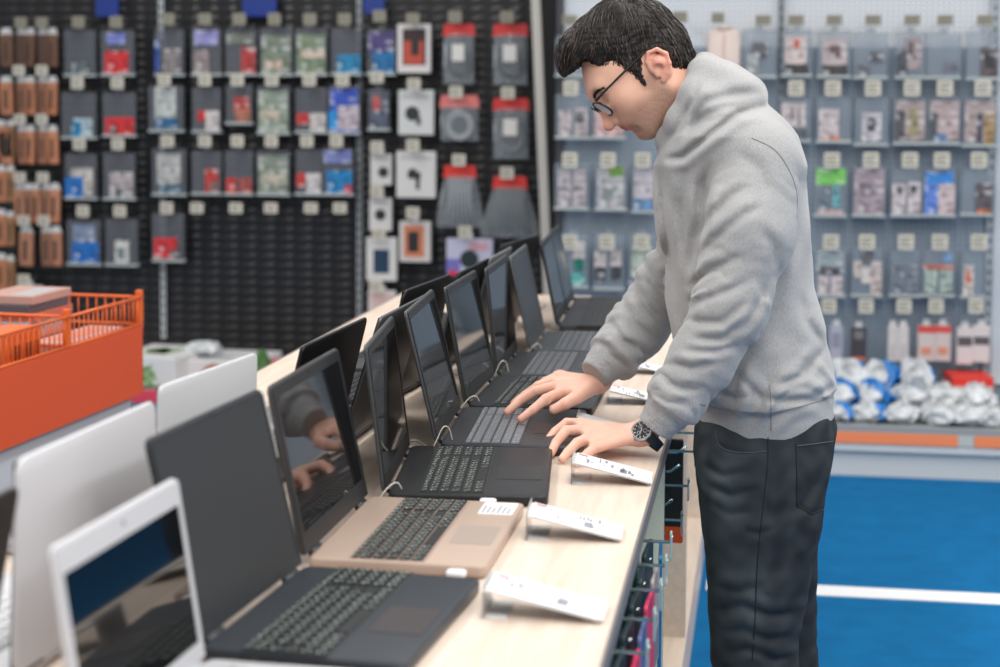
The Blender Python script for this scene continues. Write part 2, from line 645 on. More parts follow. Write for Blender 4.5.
def key_mesh(w, d, cap, legend, variant):
    k = (round(w, 4), round(d, 4), cap.name, legend.name if legend else '', variant)
    if k in KEYC:
        return KEYC[k]
    q = MB()
    g = 0.0011
    x0, x1, y0, y1 = g, d - g, g, w - g
    i = 0.0009
    q.add([(x0, y0, 0), (x1, y0, 0), (x1, y1, 0), (x0, y1, 0),
           (x0 + i, y0 + i, 0.0022), (x1 - i, y0 + i, 0.0022), (x1 - i, y1 - i, 0.0022), (x0 + i, y1 - i, 0.0022)],
          [(3, 2, 1, 0), (4, 5, 6, 7), (0, 1, 5, 4), (1, 2, 6, 5), (2, 3, 7, 6), (3, 0, 4, 7)], cap)
    if legend and variant < 4:
        rr = random.Random(variant * 17 + 3)
        z = 0.00232
        for cx, cy, s in ((x0 + (x1 - x0) * 0.32, y0 + min(w, .019) * 0.34, 0.0024), (x0 + (x1 - x0) * 0.66, y0 + min(w, .019) * 0.62, 0.0020)):
            for _ in range(3):
                if rr.random() < 0.5:
                    a, c_ = s, 0.0006
                else:
                    a, c_ = 0.0006, s
                ox, oy = rr.uniform(-.5, .5) * s, rr.uniform(-.5, .5) * s
                q.add([(cx + ox - a, cy + oy - c_, z), (cx + ox + a, cy + oy - c_, z), (cx + ox + a, cy + oy + c_, z),
                       (cx + ox - a, cy + oy + c_, z)], [(0, 1, 2, 3)], legend)
    KEYC[k] = q.mesh('key')
    return KEYC[k]


U = 0.0185
ROWS_NUM = [
    (0.62, [1.05] + [1.0] * 15 + [1.15] * 2),
    (1.0, [1] * 13 + [1.9, .3] + [1] * 4),
    (1.0, [1.5] + [1] * 12 + [1.4, .3] + [1] * 4),
    (1.0, [1.75] + [1] * 11 + [2.15, .3] + [1] * 4),
    (1.0, [1.25] + [1] * 11 + [2.65, .3] + [1] * 4),
    (1.0, [1.25, 1, 1, 1.25, 5.2, 1.2, 1.1, 1, .9, 1.0, .3] + [1] * 4),
]
ROWS_PLAIN = [
    (0.62, [1.0] * 15), (1.0, [1] * 13 + [2]), (1.0, [1.5] + [1] * 12 + [1.5]),
    (1.0, [1.75] + [1] * 11 + [2.25]), (1.0, [2.25] + [1] * 10 + [2.75]),
    (1.0, [1.25, 1, 1, 1.25, 5.5, 1, 1, 1, 1, 1]),
]

SCREEN = mat('switched_off_screen', (9, 10, 12), 0.045, spec=0.62)
MATTE_SCREEN = mat('matte_screen', (40, 44, 48), 0.36, spec=0.35)
GREY_SCREEN = mat('grey_matte_screen', (48, 52, 58), 0.34, spec=0.3)
LEG_W = mat('key_legend', (205, 222, 212), 0.5)
PORT = mat('port_black', (10, 10, 11), 0.6)


def laptop(loc, rz, W, D, L, t, label, deckc, lidc, bezc, keyc=(20, 21, 23), legend=LEG_W, numpad=True, screen=SCREEN,
           keys=True, frame=True, group='laptops in the front row', padc=None, ports=True, bez=(0.015, 0.018, 0.028),
           corner=0.012, sticker=False, deckrough=0.42, kx=0.052, metal=0.0, wellc=None, th=0.019):
    """local x = towards the user, local y = along the row, origin at one hinge corner on the counter"""
    o = empty('laptop', loc, rz)
    tag(o, label, 'laptop', group)
    dm = mat('deck_%d_%d_%d_%d' % (*deckc, int(deckrough * 100)), deckc, deckrough, spec=.35, metal=metal, bump=0.05, bscale=900)
    lm = mat('lid_%d_%d_%d' % lidc, lidc, 0.36, spec=.35, metal=metal, bump=0.04, bscale=900)
    bzm = mat('bezel_%d_%d_%d' % bezc, tuple(int(v * (.78 if bezc[0] < 120 else 1)) for v in bezc), 0.4, spec=.3)
    b = MB()
    b.rrect(0, 0, D, W, corner, 0.002, th, 'z', bev=0.003)
    base = b.build('base', dm, o, angle=35)
    # rubber feet keep the base on the counter
    b = MB()
    for fx in (0.03, D - 0.03):
        for fy in (0.04, W - 0.04):
            b.lathe([(0, 0), (0.007, 0), (0.006, 0.0025), (0, 0.0025)], (fx, fy, 0), 12)
    b.build('rubber_feet', PORT, o)
    # hinges
    for fy in (W * 0.14, W * 0.86):
        b = MB()
        b.tube([(-0.002, fy - 0.022, th - 0.002), (-0.002, fy + 0.022, th - 0.002)], 0.0052, 12)
        b.build('hinge', mat('hinge_%d' % bezc[0], tuple(max(0, v - 10) for v in bezc), 0.4), o, smooth=True)
    if ports:
        for side_y, rng in ((-0.0006, [(0.05, .014), (0.075, .016), (0.10, .008), (0.135, .016), (0.165, .005), (0.178, .005)]),
                            (W + 0.0001, [(0.06, .016), (0.09, .016), (0.13, .02)])):
            for px_, w_ in rng:
                b = MB()
                b.box(px_, side_y, 0.0075, px_ + w_, side_y + 0.0005, 0.0125)
                b.build('port', PORT, o)
    # keyboard
    rows = ROWS_NUM if numpad else ROWS_PLAIN
    units = sum(rows[1][1])
    kw = units * U
    ky0 = (W - kw) / 2
    total = sum(r[0] for r in rows) * U
    b = MB()
    b.rrect(kx - 0.003, ky0 - 0.003, kx + total + 0.003, ky0 + kw + 0.003, 0.004, th - 0.0002, th + 0.0006, 'z')
    kb = b.build('keyboard', mat('well_%d_%d_%d' % (wellc or tuple(max(0, int(v * .8)) for v in deckc)),
                                 wellc or tuple(max(0, int(v * .8)) for v in deckc), 0.5), o)
    cap = mat('keycap_%d_%d_%d' % keyc, keyc, 0.38, spec=0.5)
    if keys:
        x = kx
        for ri, (h, ks) in enumerate(rows):
            y = ky0
            sc = kw / (sum(ks) * U)
            for ki, k in enumerate(ks):
                w_ = k * U * sc
                if k > 0.5:
                    k_ = place(key_mesh(w_, h * U, cap, legend, (ri * 5 + ki * 3) % 4 if k < 3 else 9), 'key', kb,
                               (x, y, th + 0.0005))
                y += w_
            x += h * U
    # touchpad
    b = MB()
    pc = padc or tuple(max(0, int(v * .9)) for v in deckc)
    px0, px1 = kx + total + 0.016, D - 0.012
    pm = W * (0.44 if numpad else 0.5)
    b.rrect(px0, pm - 0.052, px1, pm + 0.052, 0.004, th - 0.0002, th + 0.0005, 'z')
    b.build('touchpad', mat('pad_%d_%d_%d' % pc, pc, 0.3), o)
    if sticker:
        b = MB()
        b.rrect(D - 0.062, W - 0.085, D - 0.008, W - 0.012, 0.002, th, th + 0.0008, 'z')
        s = b.build('info_sticker', mat('white_sticker', (236, 236, 238), 0.4), o)
        s['label'] = 'white specification sticker'
        b = MB()
        for k in range(6):
            b.box(D - 0.058 + k * 0.008, W - 0.080, th + 0.0008, D - 0.054 + k * 0.008, W - 0.03 - 0.008 * (k % 3), th + 0.0010)
        b.build('printed_lines', flat((150, 152, 160), 0.5), s)
    # lid
    M = Matrix.Translation((-0.004, 0, th + 0.001)) @ Matrix.Rotation(-t, 4, 'Y')
    b = MB()
    b.rrect(0, 0.0, W, L, corner, -0.0065, 0.0, 'x', M=M, bev=0.002)
    lid = b.build('lid', lm, o, angle=35)
    b = MB()
    sb, tb, bb = bez
    # bezel as a frame with a real opening
    o_, i_ = [(0.002, 0.002), (W - 0.002, 0.002), (W - 0.002, L - 0.002), (0.002, L - 0.002)], \
             [(sb, bb), (W - sb, bb), (W - sb, L - tb), (sb, L - tb)]
    # rounded outer corners at the top
    vs, fs = [], []

    def fr(d):
        return [M @ Vector((d, a, c)) for a, c in o_] + [M @ Vector((d, a, c)) for a, c in i_]
    vs = fr(-0.0002) + fr(0.0016)
    vs[2 + 8] = M @ Vector((0.0016, W - 0.004, L - 0.004)); vs[3 + 8] = M @ Vector((0.0016, 0.004, L - 0.004))
    vs[2] = M @ Vector((-0.0002, W - 0.004, L - 0.004)); vs[3] = M @ Vector((-0.0002, 0.004, L - 0.004))
    for i in range(4):
        j = (i + 1) % 4
        fs += [(8 + i, 8 + j, 12 + j, 12 + i), (i, j, 8 + j, 8 + i), (4 + i, 12 + i, 12 + j, 4 + j)]
    b.add(vs, fs)
    if frame:
        b.build('bezel', bzm, lid)
        b = MB()
        b.disc(M @ Vector((0.0019, W / 2, L - tb * 0.5)), M.to_3x3() @ Vector((1, 0, 0)), 0.0022, 0.0006, 12)
        b.build('webcam', PORT, lid)
    b = MB()
    b.rrect(sb, bb, W - sb, L - tb, 0.0006, 0.0, 0.0009, 'x', M=M)
    b.build('screen', screen, lid)
    return o


def sensor(loc, rz, label):
    """white anti-theft puck plugged into the side of a laptop"""
    t = empty('security_sensor', loc, rz)
    b = MB()
    b.rrect(-0.014, -0.020, 0.014, 0.0, 0.006, 0.0, 0.009, 'z', bev=0.003)
    b.build('sensor_body', mat('sensor_white', (226, 224, 230), 0.35), t, angle=40)
    b = MB()
    b.box(-0.006, 0.0, 0.002, 0.006, 0.004, 0.0065)
    b.build('plug', flat((150, 150, 155), 0.3), t)
    tag(t, label, 'security sensor', 'white sensors plugged into laptop sides')
    return t


def cable(pts, r, c, label, group='thin security cables'):
    # smooth the polyline
    P = [Vector(p) for p in pts]
    out = []
    for i in range(len(P) - 1):
        p0, p1, p2, p3 = P[max(i - 1, 0)], P[i], P[i + 1], P[min(i + 2, len(P) - 1)]
        for k in range(8):
            s = k / 8
            out.append(0.5 * ((2 * p1) + (p2 - p0) * s + (2 * p0 - 5 * p1 + 4 * p2 - p3) * s * s + (3 * p1 - p0 - 3 * p2 + p3) * s ** 3))
    out.append(P[-1])
    b = MB()
    b.tube(out, r, 8)
    o = b.build('security_cable', mat('cable_%d' % c[0], c, 0.4), None, smooth=True)
    return tag(o, label, 'cable', group)


# (name, x, y, yaw, tilt, W, D, L) in the camera's ground frame, measured from the photograph
FR = dict(
    A=(-0.351, 1.948, .234, .241, .362, .252, .251), B=(-.268, 2.336, .159, .204, .376, .254, .246),
    C=(-.181, 2.724, .050, .124, .382, .262, .244), D=(-.110, 3.124, .091, .237, .378, .259, .254),
    E=(-.065, 3.529, .157, .181, .375, .263, .250), F=(-.001, 3.911, .134, .104, .373, .255, .249),
    G=(.085, 4.286, .122, .219, .373, .255, .246))
dark = (38, 41, 46)
SPEC = dict(
    A=dict(deckc=(44, 49, 56), lidc=(44, 46, 50), bezc=(56, 60, 65), screen=MATTE_SCREEN, keyc=(26, 28, 31), padc=(56, 50, 52),
           label='near slate laptop with matte grey screen and white-lettered black keys', bez=(0.008, 0.010, 0.012)),
    B=dict(deckc=(176, 155, 141), lidc=(60, 58, 58), bezc=(46, 48, 52), keyc=(30, 30, 32), padc=(162, 148, 138), wellc=(150, 131, 119), sticker=True, ports=False, kx=.060,
           label='rose-gold laptop with dark glossy screen and white sticker on palm rest', deckrough=0.36, bez=(.017, .02, .03)),
    C=dict(deckc=(34, 35, 38), lidc=(66, 68, 71), bezc=(30, 31, 33), keyc=(22, 23, 24), padc=(40, 42, 45), wellc=(28, 29, 31),
           label='black textured laptop behind the rose-gold one, keys flush and dark'),
    D=dict(deckc=(48, 49, 53), lidc=(70, 72, 75), bezc=(32, 33, 36), keyc=(112, 115, 122), legend=flat((205, 208, 212)), padc=(38, 38, 42), wellc=(40, 41, 44), kx=.045, sticker=False,  # light reflected off the dark keys is put into their grey cap colour
           label='dark laptop with keys tinted grey as if catching light under the right hand'),
    E=dict(deckc=(42, 44, 48), lidc=(56, 58, 60), bezc=(34, 36, 38), keyc=(26, 27, 29), padc=(38, 40, 42),
           label='black laptop just behind the typed-on one, sloping keys and deep hinge gap'),
    F=dict(deckc=(52, 54, 58), lidc=(60, 62, 64), bezc=(34, 35, 38), keyc=(92, 95, 100), legend=flat((170, 172, 176)), padc=(44, 46, 50),
           label='dark laptop with pale keys and narrow upright screen, sixth along the front row'),
    G=dict(deckc=(66, 70, 76), lidc=(92, 96, 98), bezc=(74, 78, 82), keyc=(84, 88, 94), legend=flat((150, 152, 156)), padc=(60, 64, 70), screen=GREY_SCREEN,
           label='grey-framed laptop with blank matte screen and grey deck, seventh along the front row'),
)
LP = {}
for k, (x, y, yaw, t, W, D, L) in FR.items():
    p = fitpt(x, y, ZT)
    LP[k] = laptop(p, PSI - yaw, W, D, L, t, numpad=SPEC[k].pop('numpad', True), **SPEC[k])
# the two furthest in the front row
for k, pn, yaw, t, lab, scr in (('H', (559, 325), .11, .20, 'black laptop with glossy dark screen, second from the far end of the front row', SCREEN),
                           ('I', (568, 309.5), .11, .22, 'black laptop with pale-reflecting screen at the far end of the front row', SCREEN)):
    p = onz(*pn, 0.90)
    p.z = ZT
    LP[k] = laptop(p, PSI - yaw, .345, .25, .24, t, lab, (50, 52, 56), (46, 48, 52), (34, 36, 38), keyc=(30, 31, 33),
                   legend=None, ports=False)
# white laptop nearest the camera
p = fitpt(-.397, 1.600, ZT)
LP['Z'] = laptop(p, PSI - .2, .318, .215, .212, .15, 'small white laptop nearest the camera, pale frame around glossy screen',
                 (190, 190, 194), (196, 196, 200), (184, 185, 190), keyc=(196, 196, 200), legend=flat((90, 90, 95)), numpad=False,
                 group='laptops in the front row', bez=(.014, .030, .022), ports=False, kx=.04)


def back_laptop(tl, tr, t, L, D, label, lidc, deckc, keyc=(30, 30, 33), corner=0.012, metal=0.0, W=None):
    zt = ZT + 0.020 + L * math.cos(t)
    a, c = onz(*tl, zt), onz(*tr, zt)
    u = (c - a); u.z = 0
    W_ = W or min(.385, max(.30, u.length))
    ang = math.atan2(u.y, u.x) - math.pi / 2
    v = Vector((math.cos(ang + math.pi), math.sin(ang + math.pi), 0))      # towards the user on the far side
    far = c + v * (L * math.sin(t))
    far.z = ZT
    return laptop(far, ang + math.pi, W_, D, L, t, label, deckc, lidc, (30, 31, 33), keyc=keyc, legend=None, ports=False,
                  group='laptops in the back row', corner=corner, metal=metal)


white = (205, 204, 208)
back_laptop((-92, 532), (12, 484), .20, .24, .25, 'dark laptop cut by the left picture edge in the back row', (30, 26, 26), dark)
back_laptop((5, 462), (149, 399), .03, .245, .25, 'large white laptop lid seen from behind, nearest of the two white ones', white, (215, 215, 220), (210, 210, 214), corner=.020)
back_laptop((154, 386), (252, 352), .03, .24, .24, 'white laptop lid seen from behind, further of the two white ones', (200, 202, 206), (215, 215, 220), (210, 210, 214))
back_laptop((297, 346), (363, 316), .24, .24, .25, 'glossy black laptop lid seen from behind beyond the rose-gold laptop', (16, 16, 18), dark)
back_laptop((372, 319), (424, 293), .30, .25, .25, 'brushed dark grey laptop lid with bright silver edge in the back row', (96, 97, 99), (120, 120, 124), (40, 40, 44), metal=0.5)
back_laptop((401, 290), (448, 273), .22, .245, .25, 'black laptop with rounded lid corners leaning behind the grey-keyed one', (24, 25, 27), dark, corner=.022)
back_laptop((456, 272), (486, 257.5), .22, .24, .25, 'matte black laptop lid in the back row, fourth black one from the camera', (30, 31, 34), dark)
back_laptop((488, 257), (509, 246), .26, .25, .25, 'grey laptop lid seen from behind next to the narrow upright screen', (104, 108, 111), (80, 82, 86))
back_laptop((496, 245), (537, 233.5), .22, .25, .25, 'black laptop lid near the far end of the back row', (30, 31, 34), dark)

# ---- anti-theft sensors and cables
LEFTS = {k: (FR[k][0], FR[k][1], FR[k][2]) for k in FR}


def on_lap(k, x, y, z):
    o = LP[k]
    return Matrix.Translation(o.location) @ Matrix.Rotation(o.rotation_euler.z, 4, 'Z') @ Vector((x, y, z))


names = dict(B='rose-gold laptop', C='black textured laptop', D='grey-keyed laptop', F='sixth front laptop', E='fifth front laptop', G='seventh front laptop')
for k, x in (('B', .215), ('C', .165), ('D', .125), ('F', .11)):
    sensor(on_lap(k, x, -0.0005, 0.0065), LP[k].rotation_euler.z, 'white security puck plugged into the near side of the %s' % names[k])
for k in ('C', 'D', 'F', 'G', 'E'):
    h = 0.060 if k in 'DF' else 0.045
    cable([on_lap(k, -.02, -.014, .003), on_lap(k, -.008, -.016, .02), on_lap(k, .006, -.008, h - .01), on_lap(k, .016, .004, h * .8), on_lap(k, .022, .012, .024)],
          0.0011, (214, 210, 200), 'thin white security cable looping over the near side of the %s' % names[k])
for i, (a, b_, c_) in enumerate((((398, 470), (420, 462), (440, 470)), ((455, 470), (448, 440), (438, 436)),
                               ((480, 400), (470, 395), (462, 398)))):
    pass
cable([onz(404, 442, ZT + .003), onz(416, 440, ZT + .003), onz(426, 446, ZT + .003), onz(436, 452, ZT + .003)], .002, (220, 216, 210),
      'white cable on the counter behind the black textured laptop')
cable([onz(420, 385, ZT + .003), onz(428, 372, ZT + .003), onz(436, 362, ZT + .003), onz(446, 356, ZT + .003)], .002, (60, 60, 62),
      'dark cable on the counter between the laptop rows')
cable([onz(520, 330, ZT + .003), onz(530, 322, ZT + .003), onz(536, 312, ZT + .003), onz(545, 305, ZT + .003)], .002, (200, 196, 190),
      'pale cable on the counter near the far front laptops')


# ---- chrome sticker strip on the lid edge between the first two laptops
lidA = [c for c in LP['A'].children if c.name.startswith('lid')][0]
Ma = Matrix.Translation((-0.004, 0, .020)) @ Matrix.Rotation(-FR['A'][3], 4, 'Y')
b = MB(); b.box(-.006, FR['A'][4] + .0002, FR['A'][6] - .10, .0012, FR['A'][4] + .0035, FR['A'][6] - .008, M=Ma, bev=.001)
o = b.build('edge_strip', mat('chrome_strip', (216, 214, 210), .15, metal=.7), lidA)
o['label'] = 'shiny silver strip on the lid edge'
# ================================================================ PRICE CARDS
CARDW = mat('card_white', (238, 236, 238), 0.45)
INK = flat((138, 140, 150), 0.6)
CLEAR = film('clear_acrylic', (245, 245, 245), 0.03, 0.05)


def price_card(nl, fl, rn, label, hz=0.038, clear_only=False):
    a, f = onz(*nl, ZT + hz), onz(*fl, ZT + hz)
    r = onz(*rn, ZT + 0.006)
    xl = (r - a); xl.z = 0
    Ln = min(.175, max(.10, xl.x))
    ang = max(-.07, min(.05, math.atan2(xl.y, xl.x)))
    yv = Vector((-math.sin(ang), math.cos(ang), 0))
    w = min(.09, max(.07, (f - a).dot(yv)))
    t = empty('price_card_holder', (a.x, a.y, ZT), ang)
    sl = math.atan2(hz - 0.006, Ln)
    M = Matrix.Translation((0, 0, hz)) @ Matrix.Rotation(sl, 4, 'Y')
    b = MB()
    b.box(0, 0, -0.0015, Ln / math.cos(sl), w, 0, M=M)
    b.box(-0.0015, 0, 0.0, 0.0005, w, hz + 0.006)
    b.box(0, 0, 0.0008, 0.03, w, 0.0020)
    b.build('acrylic_stand', CLEAR, t)
    if not clear_only:
        b = MB()
        b.box(0.004, 0.003, 0.0003, Ln / math.cos(sl) + .003, w - 0.003, 0.0012, M=M)
        c = b.build('card', CARDW, t)
        b = MB()
        rr = random.Random(int(nl[0]))
        for i in range(16):
            x = rr.uniform(.01, Ln - .03); y = rr.uniform(.008, w - .03)
            lw = rr.uniform(.006, .03)
            b.box(x, y, 0.0012, x + rr.choice((.0015, .003, .005)), min(y + lw, w - .006), 0.0014, M=M)
        b.box(Ln * .62, w * .2, .0012, Ln * .72, w * .55, .0014, M=M)
        b.build('printed_text', INK, c)
        b = MB()
        b.box(0.008, w * 0.80, 0.0012, 0.024, w * 0.9, 0.00145, M=M)
        b.build('red_mark', flat((190, 60, 70)), c)
    return tag(t, label, 'price card', 'price cards along the counter edge')


price_card((483.4, 590), (491, 572), (600, 621), 'white price card nearest the camera on clear stand beside the slate laptop')
price_card((527, 516), (530, 497), (620, 538), 'white price card beside the rose-gold laptop palm rest')
price_card((572, 463), (575, 440), (654, 470), 'white price card standing in front of the hand wearing the watch')
price_card((577, 420), (583, 409), (640, 436), 'empty clear card stand just behind the resting hand', clear_only=True)
price_card((608, 391), (614, 381), (660, 402), 'faint price card between the two sleeves of the man', hz=.03)
price_card((618, 362), (622, 355), (665, 368), 'price card half hidden behind the far forearm', hz=.03)

# ================================================================ PRODUCTS ON THE WALLS
CASE_D = film('smoky_case', (118, 122, 130), 0.40, 0.15)
CASE_L = film('clear_case', (170, 182, 194), 0.30, 0.15)
CASE_RIM = mat('case_rim', (176, 184, 184), 0.3)
WIRE = mat('hook_wire', (150, 156, 158), 0.3, metal=0.7)
TAGM = mat('tag_white', (206, 200, 186), 0.5)
TAGG = mat('tag_grey', (140, 134, 118), 0.5)
TINK = flat((120, 122, 112), 0.6)
POLY = film('poly_bag', (176, 184, 190), 0.20, 0.10)
nhook = 0


def hook_tag(px, py, Y, label, col='light', w=13.5, h=12.0):
    """peg hook running out of the wall with a price tag at its front end; tag centre at the given sight line"""
    ln = 0.17
    p = ony(px, py, Y - ln)
    t = empty('display_hook', (p.x, Y - 0.001, p.z + 0.012))
    b = MB()
    b.tube([(0, 0, 0), (0, -ln, 0)], 0.0025, 6)
    b.tube([(0, 0, -0.018), (0, -ln + 0.03, -0.018), (0, -ln + 0.02, -0.012)], 0.0025, 6)
    b.build('wire_prong', WIRE, t)
    s = (Y - ln) / FPX
    hw, hh = w * s / 2, h * s / 2
    b = MB()
    b.rrect(-hw, -0.012 - hh, hw, -0.012 + hh, 0.004, -ln - 0.004, -ln - 0.001, 'y')
    tg = b.build('price_tag', TAGM if col == 'light' else TAGG, t)
    b = MB()
    for k in range(3):
        z = -0.012 + hh * (0.5 - 0.5 * k)
        b.box(-hw * .75, -ln - 0.0048, z - hh * .11, hw * (.7 - .25 * (k % 2)), -ln - 0.004, z + hh * .11)
    b.build('printed_lines', TINK, tg)
    return tag(t, label, 'hook', 'display hooks with price tags')


def local(r, Y):
    a, c = ony(r[0], r[1], Y), ony(r[2], r[3], Y)
    return (a.x + c.x) / 2, a.z, abs(c.x - a.x), abs(a.z - c.z)


def pack_case(rect, Y, inserts, label, group, light=False, tilt=0, d=0.10):
    """clear anti-theft case hanging on a hook, with something printed inside"""
    cx, zt, w, h = local(rect, Y - d)
    t = empty('hanging_case', (cx, Y - d, zt))
    b = MB()
    b.rrect(-w / 2, -h, w / 2, 0, 0.008, -0.014, 0.014, 'y', bev=0.003)
    b.rrect(-0.018, 0.0, 0.018, 0.022, 0.004, -0.002, 0.002, 'y')
    b.build('case_shell', CASE_L if light else CASE_D, t)
    b = MB()
    b.box(-w / 2 - .002, -0.018, -h - 0.001, w / 2 + .002, 0.016, -h + 0.011, bev=0.002)
    b.build('case_rim', CASE_RIM, t)
    for k, (x0, y0, x1, y1, c) in enumerate(inserts):
        b = MB()
        X0, X1 = -w / 2 + x0 * w, -w / 2 + x1 * w
        Z0, Z1 = -y1 * h, -y0 * h
        b.rrect(X0 + .002, max(Z0, -h + .012), X1 - .002, Z1 - .002, 0.003, -0.0155 - .0012 * k, 0.006 - .0012 * k, 'y')
        b.build('boxed_product' if k == 0 else 'printed_patch', printed(c), t)
    return tag(t, label, 'product case', group)


def pack_box(rect, Y, base, inserts, label, group, d=0.11, n=2, disc=None):
    cx, zt, w, h = local(rect, Y - d)
    t = empty('hanging_box', (cx, Y - d, zt))
    b = MB()
    b.rrect(-w / 2, -h, w / 2, 0, 0.005, -0.015, 0.015, 'y', bev=0.002)
    b.build('carton', flat(base, 0.4), t)
    b = MB()
    b.rrect(-0.015, 0.0, 0.015, 0.024, 0.004, -0.002, 0.001, 'y')
    b.build('hang_tab', flat((205, 205, 205), 0.4), t)
    for k, (x0, y0, x1, y1, c) in enumerate(inserts):
        b = MB()
        b.rrect(-w / 2 + x0 * w, -y1 * h, -w / 2 + x1 * w, -y0 * h, 0.003, -0.0162 - .0008 * k, -0.0148, 'y')
        b.build('printed_patch', flat(c, 0.4), t)
    if disc:
        dx_, dy_, r_, c = disc
        b = MB()
        b.disc((-w / 2 + dx_ * w, -0.0175, -dy_ * h), (0, 1, 0), r_ * w, 0.003, 20)
        b.build('printed_emblem', flat(c, 0.4), t)
    return tag(t, label, 'boxed product', group)


def pack_poly(rect, Y, head, label, group, coil=None, body=None, d=0.12, fan=1.0, winds=3, head_h=0.2, slip=True):
    """polythene bag with a folded card header"""
    cx, zt, w, h = local(rect, Y - d)
    t = empty('hanging_bag', (cx, Y - d, zt))
    # pillow-shaped bag, optionally fanning out downwards
    nx, nz = 10, 12
    vs, fs = [], []
    for s in (-1, 1):
        for j in range(nz + 1):
            v = j / nz
            ww = w / 2 * ((1 / fan) + (1 - 1 / fan) * min(1, v * 1.25))
            for i in range(nx + 1):
                u = i / nx * 2 - 1
                dep = 0.022 * (1 - u ** 4) * (math.sin(math.pi * min(1, v * .9 + .08)) ** 0.6) + 0.003 * math.sin(9 * u + 5 * v)
                vs.append((u * ww, s * max(dep, 0.0008), -h * head_h * .8 - v * h * (1 - head_h * .8)))
    K = (nx + 1) * (nz + 1)
    for s in (0, 1):
        for j in range(nz):
            for i in range(nx):
                a = s * K + j * (nx + 1) + i
                fs.append((a, a + 1, a + nx + 2, a + nx + 1))
    b = MB()
    b.add(vs, fs)
    bag = b.build('poly_bag', POLY, t, smooth=True)
    b = MB()
    wt = w / fan / 2 * 1.05
    b.prism([(-wt * .92, 0), (wt * .92, 0), (wt * 1.03, -h * head_h), (-wt * 1.03, -h * head_h)], -0.006, 0.004, 'y')
    hd = b.build('card_header', flat(head, 0.45), t)
    if coil:
        b = MB()
        for k in range(winds):
            r = w * (0.36 - 0.035 * k)
            cz = -h * 0.66
            pts = [(r * math.cos(a), -0.006 + 0.003 * k, cz + r * 1.05 * math.sin(a)) for a in np.linspace(0, 2 * math.pi, 25)[:-1]]
            b.tube(pts, 0.0045, 6, closed=True)
        b.build('coiled_cable', mat('cable_coil_%d' % coil[0], coil, 0.4), t, smooth=True)
    if body:
        b = MB()
        for k in range(7):
            x = (k - 3) / 3
            b.tube([(x * wt * .6, -0.004, -h * head_h), (x * w * .22, -0.010, -h * .55), (x * w * .34, -0.006, -h * .93)], 0.006, 6)
        b.build('cable_bundle', mat('cable_coil_%d' % body[0], body, 0.4), t, smooth=True)
    if slip:
        b = MB()
        b.rrect(-w * .2, -h * .62, w * .2, -h * .34, 0.002, -0.0285, -0.027, 'y')
        b.build('paper_label', flat((214, 210, 206), 0.5), t)
    return tag(t, label, 'bagged cable', group)


def pack_tube(rect, Y, c, label, group, d=0.12, tilt=0.0):
    """slim clear pack with wooden-coloured filling and white cap"""
    cx, zt, w, h = local(rect, Y - d)
    t = empty('hanging_blister', (cx, Y - d, zt))
    b = MB()
    b.rrect(-w / 2, -h, w / 2, -h * .16, 0.004, -0.012, 0.010, 'y', bev=0.003)
    b.build('filled_pouch', mat('wood_pack_%d' % c[0], c, 0.35, var=.25, vscale=60, stretch=(1, 1, .15)), t, angle=40)
    b = MB()
    b.prism([(-w * .3, 0), (w * .3, 0), (w * .52, -h * .2), (-w * .52, -h * .2)], -0.006, 0.006, 'y')
    b.build('white_cap', flat((206, 206, 206), 0.4), t)
    b = MB()
    b.rrect(-w * .2, -h * .85, w * .1, -h * .35, 0.002, -0.0132, -0.0118, 'y')
    b.build('dark_print', flat((70, 52, 46), 0.4), t)
    t.rotation_euler = (0, tilt, 0)
    return tag(t, label, 'blister pack', group)


def printed(c):
    """card stock with small printed shapes"""
    k = 'print_%d_%d_%d' % c
    if k in MATS:
        return MATS[k]
    m = mat(k, c, 0.4)
    nt = m.node_tree
    tc = nt.nodes['Texture Coordinate']
    mp = nt.nodes['Mapping']
    mp.inputs['Scale'].default_value = (1, 1, 1.5)
    v = nt.nodes.new('ShaderNodeTexVoronoi')
    v.distance = 'CHEBYCHEV'
    v.inputs['Scale'].default_value = 38
    nt.links.new(mp.outputs[0], v.inputs['Vector'])
    r = nt.nodes.new('ShaderNodeValToRGB')
    r.color_ramp.interpolation = 'CONSTANT'
    L = lin(c)
    lum = sum(L[:3]) / 3
    e = r.color_ramp.elements
    e[0].position = 0; e[0].color = L
    e[1].position = .55; e[1].color = tuple(x * .55 for x in L[:3]) + (1,)
    n1 = e.new(.70); n1.color = tuple(min(1, x * .5 + .35) for x in L[:3]) + (1,)
    n3 = e.new(.82); n3.color = tuple(x * .8 + .02 for x in L[:3]) + (1,)
    sp = nt.nodes.new('ShaderNodeSeparateColor')
    nt.links.new(v.outputs['Color'], sp.inputs[0])
    nt.links.new(sp.outputs[0], r.inputs[0])
    nt.links.new(r.outputs[0], nt.nodes['Principled BSDF'].inputs['Base Color'])
    return m


ROWN = ['top row', 'second row', 'third row', 'fourth row', 'fifth row', 'sixth row']
GL = 'security cases on the black wall'
R, B_, Wh, Cy, Gn, Gy = (208, 44, 50), (36, 74, 190), (208, 208, 212), (28, 130, 176), (140, 150, 134), (104, 106, 112)
